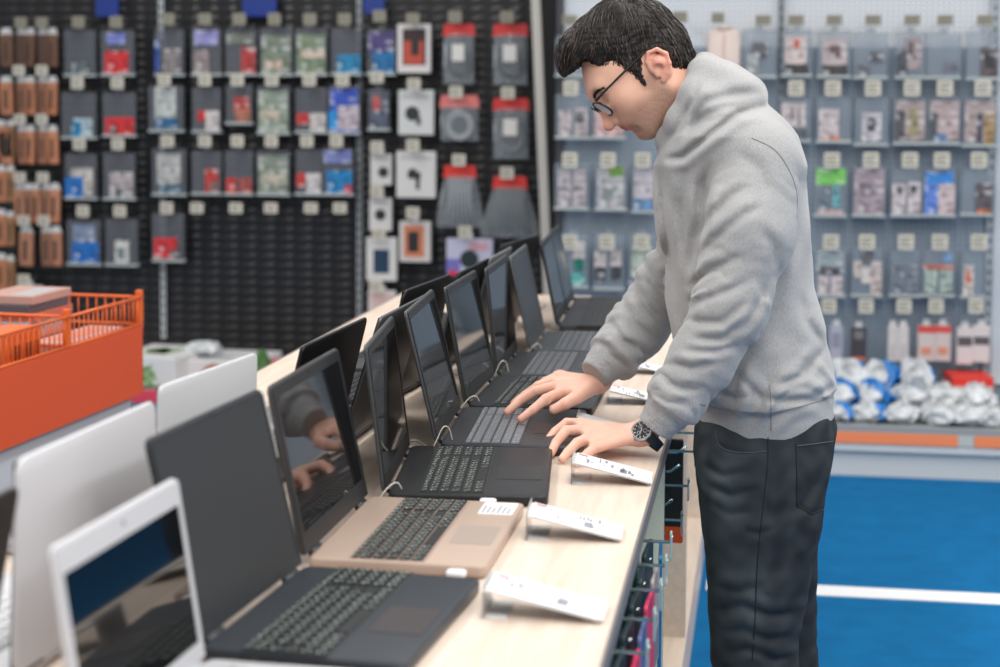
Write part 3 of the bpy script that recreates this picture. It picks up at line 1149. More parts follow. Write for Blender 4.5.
# --- cases on the black slatted wall: (rect, inserts, words)
BL = [
    # top row
    ((65, 30, 96, 77), [(.25, .66, .8, .95, (96, 108, 112))], 'plain dark', 0),
    ((101, 30, 135, 76), [(.12, .45, .85, .97, R), (.2, .04, .75, .3, (130, 140, 214))], 'red and violet', 0),
    ((156, 30, 185, 76), [(.3, .4, .9, .92, (136, 128, 128)), (.0, .2, .18, .9, (40, 78, 160))], 'grey with blue side', 0),
    ((192, 29, 222, 76), [(.08, .45, .6, .95, (148, 134, 134)), (.1, .02, .9, .35, (150, 150, 205))], 'lilac-headed grey', 0),
    ((226, 29, 257, 76), [(.5, .38, .98, .95, (176, 60, 58)), (.05, .1, .9, .3, (118, 124, 112))], 'small red corner', 0),
    ((260, 28, 293, 76), [(.06, .15, .94, .95, (122, 134, 118)), (.15, .66, .7, .85, (198, 176, 158))], 'olive and beige', 0),
    ((296, 28, 328, 76), [(.05, .12, .95, .95, (126, 142, 116)), (.2, .45, .95, .62, (206, 188, 172))], 'green with beige stripe', 0),
    ((331, 29, 362, 76), [(.2, .55, .98, .95, Cy)], 'blue-footed', 0),
    ((367, 29, 396, 75), [(.05, .05, .95, .55, (74, 62, 120)), (.2, .48, .98, .95, (20, 108, 164))], 'purple over blue', 0),
    # second row
    ((62, 92, 97, 139), [(.35, .55, .9, .96, (176, 196, 206)), (.3, .62, .6, .95, (24, 130, 178))], 'white and turquoise', 1),
    ((103, 92, 136, 137), [(.08, .55, .96, .96, R), (.2, .75, .45, .93, (88, 40, 44))], 'wide red', 1),
    ((149, 86, 184, 132), [(.18, .02, .8, .75, (190, 194, 192)), (.2, .68, .85, .92, (40, 102, 144))], 'crumpled white', 1),
    ((192, 87, 222, 133), [(.45, .5, .95, .95, (206, 198, 196)), (.2, .5, .48, .75, R)], 'white box with red tab', 1),
    ((226, 85, 253, 125), [(.3, .3, .9, .7, (190, 60, 54)), (.35, .6, .95, .95, (176, 112, 92))], 'red and rust', 1),
    ((258, 86, 290, 135), [(.05, .1, .95, .95, (150, 162, 146)), (.1, .5, .7, .68, (196, 184, 164))], 'sage green', 1),
    ((296, 88, 327, 134), [(.45, .55, .98, .96, (200, 192, 190)), (.05, .55, .45, .8, (200, 52, 52))], 'red-and-white footed', 1),
    ((329, 86, 360, 134), [(.05, .05, .95, .95, (52, 84, 188)), (.3, .4, .98, .9, (190, 176, 186)), (.0, .5, .3, .9, (30, 146, 214))], 'bright blue and pink', 1),
    ((368, 90, 390, 131), [(.1, .1, .95, .95, (84, 92, 110)), (.2, .15, .6, .5, (190, 90, 84))], 'narrow mixed', 1),
    # third row
    ((65, 153, 98, 200), [(.2, .3, .9, .9, (196, 190, 184)), (.0, .5, .6, .95, (20, 110, 190))], 'cream and strong blue', 2),
    ((104, 153, 136, 200), [(.2, .4, .95, .96, (176, 166, 168)), (.4, .75, .6, .95, (70, 90, 96))], 'pale carton', 2),
    ((153, 149, 187, 196), [(.15, .1, .85, .75, (182, 182, 180)), (.2, .75, .9, .95, (70, 104, 124))], 'white wad', 2),
    ((192, 150, 222, 195), [(.45, .4, .9, .95, (190, 60, 56)), (.6, .7, .95, .95, (140, 110, 104))], 'small red lump', 2),
    ((225, 150, 254, 195), [(.05, .6, .45, .96, (200, 56, 50)), (.55, .6, .98, .96, (176, 84, 76))], 'two red blocks', 2),
    ((257, 150, 290, 196), [(.05, .1, .95, .95, (138, 148, 134)), (.15, .5, .9, .75, (190, 182, 166))], 'khaki', 2),
    ((296, 150, 322, 196), [(.4, .5, .98, .96, (204, 200, 200)), (.05, .5, .4, .82, (204, 60, 60))], 'red tab beside white', 2),
    ((323, 149, 354, 196), [(.05, .02, .95, .3, (120, 130, 190)), (.15, .45, .98, .96, (22, 124, 184)), (.7, .75, .98, .95, (196, 84, 104))], 'lilac-topped blue', 2),
    # fourth row
    ((68, 220, 102, 266), [(.2, .1, .85, .55, (130, 146, 176)), (.15, .48, .95, .94, (28, 106, 188))], 'solid blue', 3),
    ((106, 219, 138, 266), [(.3, .45, .75, .93, (204, 204, 200)), (.4, .6, .62, .85, (120, 136, 140))], 'white-carded', 3),
    ((153, 213, 185, 262), [(.05, .5, .8, .93, (204, 46, 54)), (.55, .75, .9, .9, (96, 90, 96))], 'lone red', 3),
]
for i, (rect, ins, words, row) in enumerate(BL):
    pos = 'left section' if rect[0] < 150 else ('right section' if rect[0] > 362 else 'middle section')
    jit = tuple(r + (random.random() - .5) * 1.2 for r in rect)
    pack_case(jit, WALLB, ins, '%s case, %s of black wall, %s' % (words.capitalize(), ROWN[row], pos), GL)
    cx = (rect[0] + rect[2]) / 2
    ty = [22, 83, 144, 211][row] - (3 if rect[0] > 140 else 0) - (3 if rect[0] > 360 else 0)
    hook_tag(cx - 2, ty, WALLB, 'hook tag over %s case, %s of black wall' % (words, ROWN[row]), 'grey' if row == 0 else 'light')
for k, px in enumerate((197, 236, 271, 311, 340)):
    hook_tag(px, 208, WALLB, 'empty hook with grey tag, %s of five under the cases' % ['first', 'second', 'third', 'fourth', 'last'][k], 'light', 14, 11)

# --- white boxes, cables to the right of the second bar
GB = 'boxed goods on the black wall'
pack_box((398, 24, 431, 73), WALLB, (214, 208, 206), [(.16, .1, .86, .84, (52, 30, 34)), (.2, .35, .78, .82, (186, 72, 56)), (.42, .3, .66, .64, (36, 30, 34))], 'White box with dark red picture window in the top row', GB)
pack_box((399, 90, 434, 135), WALLB, (204, 204, 202), [(.1, .1, .9, .2, (180, 180, 180)), (.52, .6, .64, .78, (60, 70, 68))], 'White box with round dark emblem in the second row', GB, disc=(.4, .52, .2, (40, 48, 50)))
pack_box((397, 151, 436, 198), WALLB, (208, 206, 204), [(.1, .1, .9, .18, (184, 184, 182)), (.5, .55, .6, .82, (50, 50, 54)), (.3, .45, .62, .58, (40, 42, 46))], 'White box with dark lamp picture in the third row', GB, disc=(.42, .48, .13, (40, 42, 46)))
pack_box((371, 154, 392, 185), WALLB, (206, 204, 202), [(.1, .08, .9, .16, (170, 170, 170))], 'Small white box with dark dot in the third row', GB, disc=(.62, .58, .24, (36, 38, 42)))
pack_box((370, 198, 392, 231), WALLB, (206, 204, 202), [(.1, .08, .9, .16, (170, 170, 170))], 'Small white box with dark dot in the fourth row', GB, disc=(.5, .5, .24, (36, 38, 42)))
pack_box((400, 221, 431, 262), WALLB, (200, 196, 192), [(.15, .1, .8, .88, (196, 120, 88)), (.28, .25, .62, .75, (40, 36, 38))], 'White box with orange and black figure in the fourth row', GB)
pack_box((367, 237, 397, 281), WALLB, (206, 206, 204), [(.24, .28, .76, .82, (30, 58, 82))], 'White box with rounded navy device in the fifth row', GB)
pack_box((369, 290, 396, 345), WALLB, (206, 202, 202), [(.1, .05, .9, .3, (206, 180, 176)), (.3, .4, .6, .75, (90, 104, 104))], 'Pale box hanging lowest beside the slotted bar', GB)
pack_box((447, 238, 493, 276), WALLB, (186, 186, 208), [(.0, .55, .3, .98, (112, 110, 180)), (.05, .86, .24, .99, (206, 54, 70)), (.5, .1, .9, .3, (200, 150, 160))], 'Lilac box with dark round eye above the laptops', GB, disc=(.5, .55, .2, (36, 48, 50)))
for (px, py, n) in ((413, 19, 'red-picture box'), (414, 84, 'round-emblem box'), (413, 145, 'lamp box'), (377, 147, 'small dotted box'), (377, 191, 'lower small box'),
                    (413, 213, 'orange-figure box'), (379, 234, 'navy-device box'), (376, 286, 'lowest pale box'), (465, 232, 'lilac box'),
                    (455, 17, 'first red-headed cable'), (507, 17, 'second red-headed cable'), (456, 92, 'round coil bag'), (508, 93, 'long coil bag'),
                    (459, 160, 'first fanned bag'), (507, 173, 'second fanned bag')):
    hook_tag(px, py, WALLB, 'hook and tag above the %s' % n, 'grey' if py < 40 else 'light')
GC = 'bagged cables with red headers'
red = (206, 48, 48)
pack_poly((444, 24, 474, 84), WALLB, red, 'Straight cable bag with red header in the top row, left', GC, coil=(50, 54, 58))
pack_poly((494, 24, 527, 85), WALLB, red, 'Straight cable bag with red header in the top row, right', GC, coil=(44, 48, 52))
pack_poly((441, 95, 478, 141), WALLB, (214, 118, 112), 'Rounded bag of coiled pale cable with salmon header', GC, coil=(176, 178, 180), head_h=.28, slip=False, winds=4)
pack_poly((494, 98, 528, 159), WALLB, red, 'Long cable bag with red header and lower coil, second row', GC, coil=(120, 124, 128))
pack_poly((437, 165, 483, 228), WALLB, (214, 52, 44), 'Fanned bulky bag with red header, left of the pair', GC, body=(168, 172, 176), fan=1.5, slip=False)
pack_poly((481, 176, 539, 238), WALLB, (214, 52, 44), 'Fanned bulky bag with red header, right of the pair', GC, body=(120, 126, 132), fan=1.8, slip=False)

# --- brown slim packs at the left edge
GT = 'brown slim packs at the left wall edge'
k = 0
tr = [28, 76, 125, 183, 226]
for r_i, y0 in enumerate(tr):
    xs = [(0, 13), (17, 27), (26, 36), (38, 48), (48, 58)]
    if r_i >= 3:
        xs = [(15, 25), (23, 33), (32, 41), (42, 51), (50, 61)]
    if r_i == 4:
        xs = [(20, 34), (41, 52), (51, 62)]
    hgt = 39 if r_i < 3 else 40
    for j, (a, c) in enumerate(xs):
        colr = [(104, 72, 56), (176, 116, 84), (190, 126, 92), (184, 126, 96), (170, 118, 92)][r_i]
        if j % 2:
            colr = tuple(int(v * .78) for v in colr)
        pack_tube((a, y0, c, y0 + hgt), WALLB, colr, 'brown slim pack in the %s at the left edge, %s from the left' % (ROWN[r_i], ordn[j].replace('nearest', 'first')),
                  GT, d=.12 + .012 * (j % 2), tilt=(random.random() - .5) * .08)
    for j, px in enumerate(((21, 42), (19, 42), (20, 42), (20, 43), (24, 44))[r_i]):
        hook_tag(px, y0 - 5.5, WALLB, 'hook and tag over the brown packs, %s, %s one' % (ROWN[r_i], ['left', 'right'][j]), 'grey' if r_i == 0 else 'light', 13, 11)
for j, y0 in enumerate((120, 165, 209, 253)):
    pack_tube((-4, y0, 7, y0 + 37), WALLB, (176, 122, 84), 'brown slim pack cut by the picture edge, %s down' % ordn[j + 1], GT)
    pack_tube((7, y0 + (2 if j > 1 else 0), 15, y0 + 37), WALLB, (150, 108, 72), 'ochre slim pack beside the picture edge, %s down' % ordn[j + 1], GT)
pack_box((18, 285, 43, 315), WALLB, (196, 196, 196), [(.1, .3, .9, .8, (170, 176, 182))], 'Pale pack hanging lowest behind the orange bin', GB)
hook_tag(24, 280, WALLB, 'hook and tag above the lowest pale pack')

# --- plain blue blocks at the very top of the black wall
for j, (r, n) in enumerate((((96, -6, 119, 17), 'left'), ((243, -6, 277, 17), 'middle'), ((364, -4, 385, 14), 'right'))):
    cx, zt_, w_, h_ = local(r, WALLB - .06)
    b = MB()
    b.rrect(-w_ / 2, -h_, w_ / 2, 0, .006, -.012, .012, 'y', bev=.003)
    b.rrect(-.015, 0, .015, .02, .004, -.002, .002, 'y')
    o = b.build('hanging_packet', flat((24, 52, 130), .3))
    o.location = (cx, WALLB - .06, zt_)
    tag(o, 'dark blue block cut by the top edge, %s of three' % n, 'packet', 'blue blocks at the top edge')

# --- cases on the grey perforated wall
GR = 'security cases on the grey wall'
WG = [
    ((556, 36, 585, 77), [(.3, .3, .9, .9, (160, 160, 166))], 'pale', 0, 570),
    ((556, 94, 590, 139), [(.1, .35, .48, .95, (190, 178, 180)), (.55, .3, .95, .95, (180, 170, 172)), (.6, .4, .85, .65, (90, 92, 98))], 'two small white packs', 1, 571),
    ((592, 94, 625, 139), [(.1, .3, .95, .96, (212, 176, 176)), (.15, .1, .5, .35, (190, 120, 120))], 'pink', 1, 608),
    ((555, 163, 589, 210), [(.1, .12, .48, .94, (190, 180, 184)), (.52, .12, .92, .94, (184, 174, 178)), (.15, .5, .85, .56, (120, 116, 124))], 'twin white cards', 2, 570),
    ((595, 163, 627, 211), [(.08, .1, .92, .95, (184, 184, 186)), (.45, .05, .9, .28, (116, 160, 74)), (.25, .5, .6, .72, (130, 140, 140))], 'green-patched', 2, 608),
    ((632, 165, 656, 213), [(.08, .1, .92, .7, (196, 188, 196)), (.1, .7, .9, .95, (110, 150, 190))], 'blue-footed white', 2, 643),
    ((560, 234, 588, 288), [(.45, .12, .9, .45, (212, 206, 204)), (.5, .45, .85, .68, (26, 120, 104)), (.4, .72, .9, .95, (90, 176, 170))], 'teal and white', 3, 570),
    ((594, 234, 624, 290), [(.02, .3, .42, .62, (206, 196, 196)), (.05, .58, .42, .85, (64, 66, 74)), (.55, .28, .92, .6, (202, 192, 194)), (.56, .56, .92, .82, (70, 72, 80))], 'pair of black-bodied packs', 3, 607),
    ((629, 234, 655, 285), [(.1, .2, .9, .85, (186, 198, 184))], 'pale green', 3, 642),
    ((742, 30, 776, 78), [(.3, .25, .75, .6, (96, 98, 102)), (.15, .5, .5, .9, (170, 174, 176))], 'slanted dark gadget', 0, 763),
    ((782, 30, 811, 77), [(.1, .12, .85, .75, (206, 190, 186)), (.12, .72, .9, .95, (56, 56, 58)), (.4, .2, .6, .38, (212, 80, 66))], 'white card with red dot', 0, 796),
    ((818, 31, 850, 78), [(.12, .15, .9, .75, (186, 172, 172)), (.15, .72, .92, .95, (66, 64, 66)), (.35, .3, .7, .55, (110, 84, 88))], 'grey-pink card', 0, 834),
    ((854, 33, 887, 79), [(.45, .4, .9, .65, (88, 90, 98)), (.1, .68, .5, .95, (110, 112, 120))], 'two dark gadgets', 0, 873),
    ((896, 32, 925, 79), [(.3, .1, .85, .8, (164, 148, 150)), (.02, .4, .4, .92, (70, 76, 86)), (.4, .2, .6, .55, (96, 88, 94))], 'brown-grey', 0, 912),
    ((927, 33, 960, 79), [(.5, .62, .92, .85, (110, 112, 126))], 'nearly empty', 0, 945),
    ((967, 32, 998, 80), [(.42, .3, .98, .93, (96, 84, 88)), (.55, .4, .88, .75, (52, 52, 58))], 'dark corner box', 0, 985),
    ((780, 98, 810, 142), [(.05, .1, .85, .65, (206, 192, 192)), (.35, .2, .45, .55, (100, 92, 96)), (.58, .2, .66, .55, (100, 92, 96)), (.4, .7, .9, .95, (96, 100, 106))], 'three-bar card', 1, 796),
    ((817, 97, 851, 143), [(.05, .25, .65, .95, (202, 190, 192)), (.15, .85, .7, .97, (206, 126, 96))], 'white card with round print', 1, 833),
    ((855, 98, 888, 146), [(.2, .3, .8, .9, (206, 200, 204)), (.35, .4, .62, .7, (70, 74, 82))], 'tilted white camera card', 1, 873),
    ((894, 98, 926, 145), [(.05, .05, .95, .9, (178, 160, 158)), (.05, .25, .35, .9, (84, 82, 88)), (.45, .2, .75, .8, (156, 146, 110))], 'bronze', 1, 912),
    ((928, 98, 960, 145), [(.05, .05, .95, .9, (184, 164, 164)), (.05, .3, .3, .9, (80, 86, 90)), (.2, .75, .6, .95, (110, 140, 184))], 'rose with blue foot', 1, 945),
    ((963, 98, 996, 147), [(.05, .05, .95, .9, (176, 158, 156)), (.4, .3, .6, .9, (80, 78, 92)), (.62, .3, .95, .95, (166, 138, 96))], 'mauve and gold', 1, 983),
    ((815, 167, 846, 217), [(.02, .02, .98, .35, (126, 206, 100)), (.1, .45, .45, .85, (110, 124, 136)), (.55, .35, .8, .8, (110, 170, 178)), (.1, .85, .9, .97, (206, 176, 176))], 'lime-topped', 2, 832),
    ((853, 167, 885, 217), [(.04, .02, .96, .96, (168, 152, 160)), (.2, .3, .6, .6, (140, 126, 138))], 'mauve-brown', 2, 871),
    ((891, 169, 921, 217), [(.04, .3, .5, .96, (206, 194, 196)), (.54, .25, .98, .92, (206, 194, 196)), (.2, .38, .4, .52, (80, 78, 84)), (.62, .32, .85, .48, (80, 78, 84))], 'twin camera cards', 2, 910),
    ((923, 169, 955, 217), [(.04, .04, .92, .95, (96, 136, 216)), (.45, .3, .98, .95, (206, 186, 188)), (.1, .06, .9, .28, (52, 142, 220))], 'bright blue backed', 2, 942),
    ((961, 169, 992, 216), [(.45, .28, .98, .95, (96, 88, 92)), (.5, .85, .98, .97, (214, 124, 80))], 'black with orange foot', 2, 979),
    ((815, 248, 845, 297), [(.05, .05, .95, .5, (160, 172, 176)), (.1, .55, .48, .96, (202, 190, 192)), (.52, .55, .92, .96, (202, 190, 192)), (.15, .38, .85, .52, (84, 80, 86))], 'pale twin packs', 3, 831),
    ((852, 248, 882, 297), [(.05, .25, .35, .6, (206, 194, 188)), (.3, .35, .72, .72, (210, 204, 198)), (.3, .05, .72, .3, (110, 110, 114)), (.6, .25, .98, .95, (200, 184, 180))], 'three white bits', 3, 867),
    ((890, 250, 920, 297), [(.1, .3, .46, .9, (120, 126, 138)), (.55, .3, .9, .9, (124, 130, 142))], 'smoky twin', 3, 906),
    ((922, 250, 954, 297), [(.02, .3, .98, .4, (206, 110, 90)), (.08, .4, .48, .9, (170, 184, 174)), (.54, .4, .94, .9, (166, 182, 172)), (.62, .05, .9, .22, (128, 166, 212))], 'coral-belted green', 3, 940),
    ((961, 250, 984, 298), [(.1, .3, .55, .95, (214, 204, 198)), (.18, .42, .48, .68, (206, 110, 84))], 'slim white with orange ring', 3, 979),
]
for rect, ins, words, row, tx in WG:
    place_ = 'left side' if rect[0] < 700 else 'right side'
    pack_case(rect, WALLG, ins, '%s case in the %s of the grey wall, %s' % (words.capitalize(), ROWN[row], place_), GR, light=True)
    hook_tag(tx, [20, 88, 160, 242][row], WALLG, 'hook tag over %s case, %s of grey wall' % (words, ROWN[row]), 'grey' if row == 0 else 'light', 15, 15 if row else 10)
# bottom row boxes
GQ = 'boxed goods in the bottom row of the grey wall'
for r, c, ins, w_ in (((830, 325, 842, 362), (168, 170, 184), [(.2, .2, .8, .6, (140, 140, 156))], 'Slim lilac-grey box'),
                      ((851, 327, 866, 360), (66, 62, 66), [(.2, .1, .8, .35, (120, 116, 118)), (.05, .9, .95, 1, (200, 110, 70))], 'Slim black box with orange foot'),
                      ((888, 326, 897, 361), (204, 198, 196), [(.2, .5, .8, .9, (190, 182, 182))], 'Left slim white box of a pair'),
                      ((898, 326, 908, 361), (206, 200, 198), [(.2, .5, .8, .9, (190, 182, 182))], 'Right slim white box of a pair'),
                      ((918, 325, 934, 361), (204, 190, 186), [(.0, .0, 1, .2, (212, 78, 68)), (.2, .6, .8, .8, (214, 140, 110))], 'Left red-capped white box'),
                      ((935, 325, 950, 361), (204, 190, 186), [(.0, .0, 1, .2, (212, 78, 68)), (.2, .6, .8, .8, (214, 140, 110))], 'Right red-capped white box'),
                      ((957, 327, 972, 364), (212, 204, 202), [(.05, .25, .95, .5, (90, 84, 88))], 'Left white box with dark belt'),
                      ((973, 325, 989, 362), (212, 204, 202), [(.05, .3, .95, .52, (90, 84, 88))], 'Right white box with dark belt')):
    pack_box(r, WALLG, c, ins, '%s in the bottom row of the grey wall' % w_, GQ)
for px, n in ((829, 'lilac-grey box'), (866, 'black box'), (904, 'white pair'), (936, 'red-capped pair'), (976, 'belted pair')):
    hook_tag(px, 306, WALLG, 'hook and tag above the %s in the bottom row' % n, 'light', 14, 14)
hook_tag(680, 17, WALLG, 'hook with red-topped tag behind the man', 'grey', 15, 11)
hook_tag(718, 18, WALLG, 'hook with grey tag above the beige garment case', 'grey', 13, 10)
# beige soft case behind the hood
cx, zt_, w_, h_ = local((708, 27, 740, 68), WALLG - .1)
b = MB()
b.rrect(-w_ / 2, -h_ * 1.1, w_ / 2, -.01, .03, -.02, .02, 'y', bev=.012)
b.rrect(-w_ * .28, -.03, w_ * .28, .0, .01, -.012, .012, 'y', bev=.004)
t = empty('soft_case', (cx, WALLG - .1, zt_))
b.build('pouch', mat('beige_pouch', (226, 206, 196), .6), t, angle=40)
b = MB(); b.tube([(-w_ * .2, -.014, -.004), (0, -.018, -.014), (w_ * .2, -.014, -.004)], .004, 6); b.build('neck_seam', flat((150, 120, 108)), t, smooth=True)
b = MB(); b.box(-.004, -.0215, -h_, .004, -.0195, -.03); b.build('zip', flat((200, 170, 162)), t)
tag(t, 'beige soft pouch hanging just above the grey hood', 'pouch')


# ================================================================ STUFF ON THE LOW DECKS
def crumpled(cx, cy, cz, sx, sy, sz, m, label, cat, group, seed, name='plastic_packet', m2=None, rz=0.0):
    rr = random.Random(seed)
    ph = [rr.uniform(0, 6.28) for _ in range(6)]
    nu, nv = 44, 22
    vs, fs, mi = [], [], []
    for j in range(nv + 1):
        v = -math.pi / 2 + math.pi * j / nv
        for i in range(nu):
            u = 2 * math.pi * i / nu
            cu, su = math.cos(u), math.sin(u)
            ex = 0.45
            X = math.copysign(abs(cu) ** ex, cu) * math.cos(v) ** .6
            Yy = math.copysign(abs(su) ** ex, su) * math.cos(v) ** .6
            Z = math.sin(v)
            k = 1 + .13 * math.sin(2 * u + ph[0]) + .12 * (1 - 2 * abs(math.sin(2.5 * u + ph[1] - 2 * v))) + .09 * (1 - 2 * abs(math.sin(5 * u + 3 * v + ph[2])))
            vs.append((X * sx * k, Yy * sy * k, max(-1, Z * (1 + .30 * math.sin(2 * u + ph[3]) + .25 * (1 - 2 * abs(math.sin(4 * u + 3 * v + ph[5]))))) * sz))
    for j in range(nv):
        for i in range(nu):
            fs.append((j * nu + i, j * nu + (i + 1) % nu, (j + 1) * nu + (i + 1) % nu, (j + 1) * nu + i))
    q = MB()
    if m2 is None:
        q.add(vs, fs, m)
    else:
        q.add(vs, [], m)
        q.f = []; q.m = []
        q.mi(m); q.mi(m2)
        for f in fs:
            x = sum(vs[i][0] for i in f) / 4 / sx
            y_ = sum(vs[i][1] for i in f) / 4 / sy
            q.f.append(f); q.m.append(1 if (x * .8 + y_ * .6 + ph[4] * .10 - .3) > 0.05 or x < -.85 else 0)
    o = q.build(name, None, None, smooth=True)
    o.location = (cx, cy, cz + sz)
    o.rotation_euler = (0, 0, rz)
    return tag(o, label, cat, group)


shiny = mat('shiny_white_plastic', (196, 200, 204), 0.18, var=.25, vscale=22, spec=.7, coat=.3)
blueprint_ = mat('blue_plastic', (18, 118, 196), 0.2, spec=.6)
GS = 'shiny plastic packets on the low deck'
rr = random.Random(3)
lay = []
sizes = [(835, 412, 'white and blue'), (868, 415, 'white and blue'), (902, 418, 'white'), (936, 420, 'white'), (966, 421, 'white'), (990, 418, 'white'),
         (840, 396, 'white and blue'), (872, 398, 'white and blue'), (908, 398, 'white and blue'), (942, 402, 'white'), (975, 402, 'white'),
         (846, 380, 'white and blue'), (880, 380, 'white and blue'), (915, 382, 'white and blue'), (806, 405, 'white and blue'), (780, 405, 'white and blue')]
for i, (px, py, wd) in enumerate(sizes):
    ri = 0 if py > 410 else (1 if py > 390 else 2)
    Yb = deckY + 0.13 + 0.17 * ri
    p = ony(px, py, Yb)
    crumpled(p.x, Yb, zt + .001 + 0.026 * ri, .070 + rr.random() * .010, .080, .030 + .016 * ri + rr.random() * .006, shiny,
             '%s crinkled packet, %s from left, %s layer of the low deck' % (wd.capitalize(), ordn[sorted(q_[0] for q_ in sizes if (0 if q_[1] > 410 else (1 if q_[1] > 390 else 2)) == ri).index(px)].replace('nearest', 'first'), ['front', 'middle', 'rear'][ri]),
             'packet', GS, 50 + i, m2=blueprint_ if 'blue' in wd else None, rz=rr.uniform(-.4, .4))
p = ony(968, 380, WALLG - .16)
t = empty('carton_box', (p.x, WALLG - .16, zt + .001), .1)
b = MB(); b.box(-.085, -.1, 0, .085, .1, .15, bev=.003); b.build('carton', flat((226, 190, 184), .4), t)
b = MB(); b.box(-.086, -.101, .115, .086, .101, .151); b.build('lid_band', flat((222, 56, 44), .4), t)
b = MB(); b.box(-.05, -.1015, .03, .05, -.0998, .08); b.build('printed_panel', flat((236, 226, 222), .4), t)
tag(t, 'red-topped white carton at the right end of the low deck', 'carton')

# left deck goods
GD = 'goods lying on the low left deck'
def deckpt(px, py, Y):
    return ony(px, py, Y)
p = ony(160, 372, 7.5)
t = empty('picture_box', (p.x, 7.55, zld + .001), -.1)
b = MB(); b.box(-.155, -.2, 0, .155, .2, .16, bev=.004); b.build('carton', mat('box_white', (222, 222, 222), .4), t)
leaf = flat((118, 168, 84), .5)
b = MB()
for k in range(16):
    a = rr.uniform(0, 6.28); L_ = rr.uniform(.05, .11)
    cx_, cz_ = rr.uniform(-.09, .05), rr.uniform(.05, .11)
    dx_, dz_ = math.cos(a) * L_ / 2, math.sin(a) * L_ / 2.4
    nx_, nz_ = -dz_ * .2, dx_ * .2
    b.add([(cx_ - dx_, -.2012, cz_ - dz_), (cx_ + nx_, -.2012, cz_ + nz_), (cx_ + dx_, -.2012, cz_ + dz_), (cx_ - nx_, -.2012, cz_ - nz_)], [(0, 1, 2, 3)])
    b.add([(cx_ - dx_, -.1 - .5 * dz_ + .05 * (k % 3), .1612), (cx_ + nx_, .05 * (k % 3), .1612), (cx_ + dx_, .05 + .5 * dz_, .1612), (cx_ - nx_, -.08, .1612)], [(0, 1, 2, 3)])
b.build('printed_leaves', leaf, t)
tag(t, 'white carton printed with green leaves beside the orange bin', 'carton', GD)
p = ony(215, 372, 7.5)
t = empty('picture_box', (p.x + .05, 7.66, zld + .001), .0)
b = MB(); b.box(-.17, -.19, 0, .17, .19, .13, bev=.004); b.build('carton', flat((214, 212, 216), .4), t)
b = MB(); b.box(-.12, -.14, .1302, .0, .0, .1310); b.build('printed_panel', flat((186, 190, 192), .4), t)
tag(t, 'plain pale grey carton in the middle of the left deck', 'carton', GD)
p = ony(188, 352, 7.5)
crumpled(p.x + .03, 7.62, zld + .132, .075, .07, .03, shiny, 'Crumpled white packet lying on the pale grey carton', 'packet', GD, 91)
p = ony(222, 365, 7.4)
crumpled(p.x - .02, 7.36, zld + .001, .08, .05, .055, mat('brown_soft', (160, 104, 76), .6), 'Brown soft packet leaning behind the white laptop', 'packet', GD, 92)
p = ony(262, 362, 7.4)
crumpled(p.x, 7.4, zld + .001, .042, .05, .085, mat('green_soft', (70, 112, 60), .6), 'Dark green rounded packet beside the white laptop corner', 'packet', GD, 93)
p = ony(272, 362, 7.5)
t = empty('red_carton', (ony(296, 362, 7.5).x + .02, 7.50, zld + .001), 0)
b = MB(); b.box(-.16, -.12, 0, .16, .12, .13, bev=.004); b.build('carton', flat((226, 84, 104), .45), t)
b = MB(); b.box(-.16, -.122, .008, .16, -.1198, .05); b.build('pale_band', flat((232, 176, 178), .45), t)
tag(t, 'wide rose-red carton on the left deck behind the laptops', 'carton', GD)
t = empty('flat_box', (ony(150, 395, 7.35).x, 7.36, zld + .001), 0)
b = MB(); b.box(-.12, -.08, 0, .12, .08, .03, bev=.003); b.build('carton', flat((206, 180, 170), .45), t)
b = MB(); b.box(-.12, -.081, .03, .12, .02, .034); b.build('dark_edge', flat((64, 84, 62), .45), t)
tag(t, 'low beige box with dark green edge under the leaf carton', 'carton', GD)

# ================================================================ ORANGE BIN
an = onz(0, 450, .67); af = onz(143.5, 392, .67)
ang = math.atan2((af - an).y, (af - an).x)
ux = (af - an).normalized()
Lb = (af - an).length + .35
org = af - ux * Lb
binn = empty('dump_bin', (org.x, org.y, 0), ang)      # local x along the panel, local y away to the back-left
tag(binn, 'orange wire dump bin with solid orange side panel left of the counter', 'bin')
ORA = mat('orange_panel', (216, 84, 42), .5)
ORW = mat('orange_wire', (224, 104, 44), .4)
dep = .75
b = MB(); b.box(0, 0, .665, Lb, .006, .868, bev=.002); b.build('side_panel', ORA, binn)
b = MB(); b.box(Lb - .006, .0, .665, Lb, dep, .84, bev=.002); b.build('side_panel', flat((70, 66, 66), .5), binn)
b = MB(); b.box(.01, .012, .70, Lb - .01, dep - .01, .715); b.build('basket_floor', flat((52, 48, 50), .6), binn)
b = MB(); b.box(.01, .03, .10, Lb - .02, dep - .03, .664, bev=.004); b.build('bin_body', flat((196, 202, 210), .5), binn)
for x_ in (0.03, Lb - .03):
    for y_ in (.05, dep - .05):
        b = MB(); b.box(x_ - .015, y_ - .015, 0, x_ + .015, y_ + .015, .1); b.build('leg', flat((120, 122, 126)), binn)
ztop = .952


def fence(p, q_, z0, z1, step=.028, name='wire_side'):
    b = MB()
    P, Q = Vector(p), Vector(q_)
    n_ = int((Q - P).length / step)
    for z in (z0, z1):
        b.tube([(P.x, P.y, z), (Q.x, Q.y, z)], .0045, 8)
    for i in range(n_ + 1):
        s = P + (Q - P) * (i / n_)
        b.tube([(s.x, s.y, z0), (s.x, s.y, z1)], .0022, 6)
    b.build(name, ORW, binn, smooth=True)


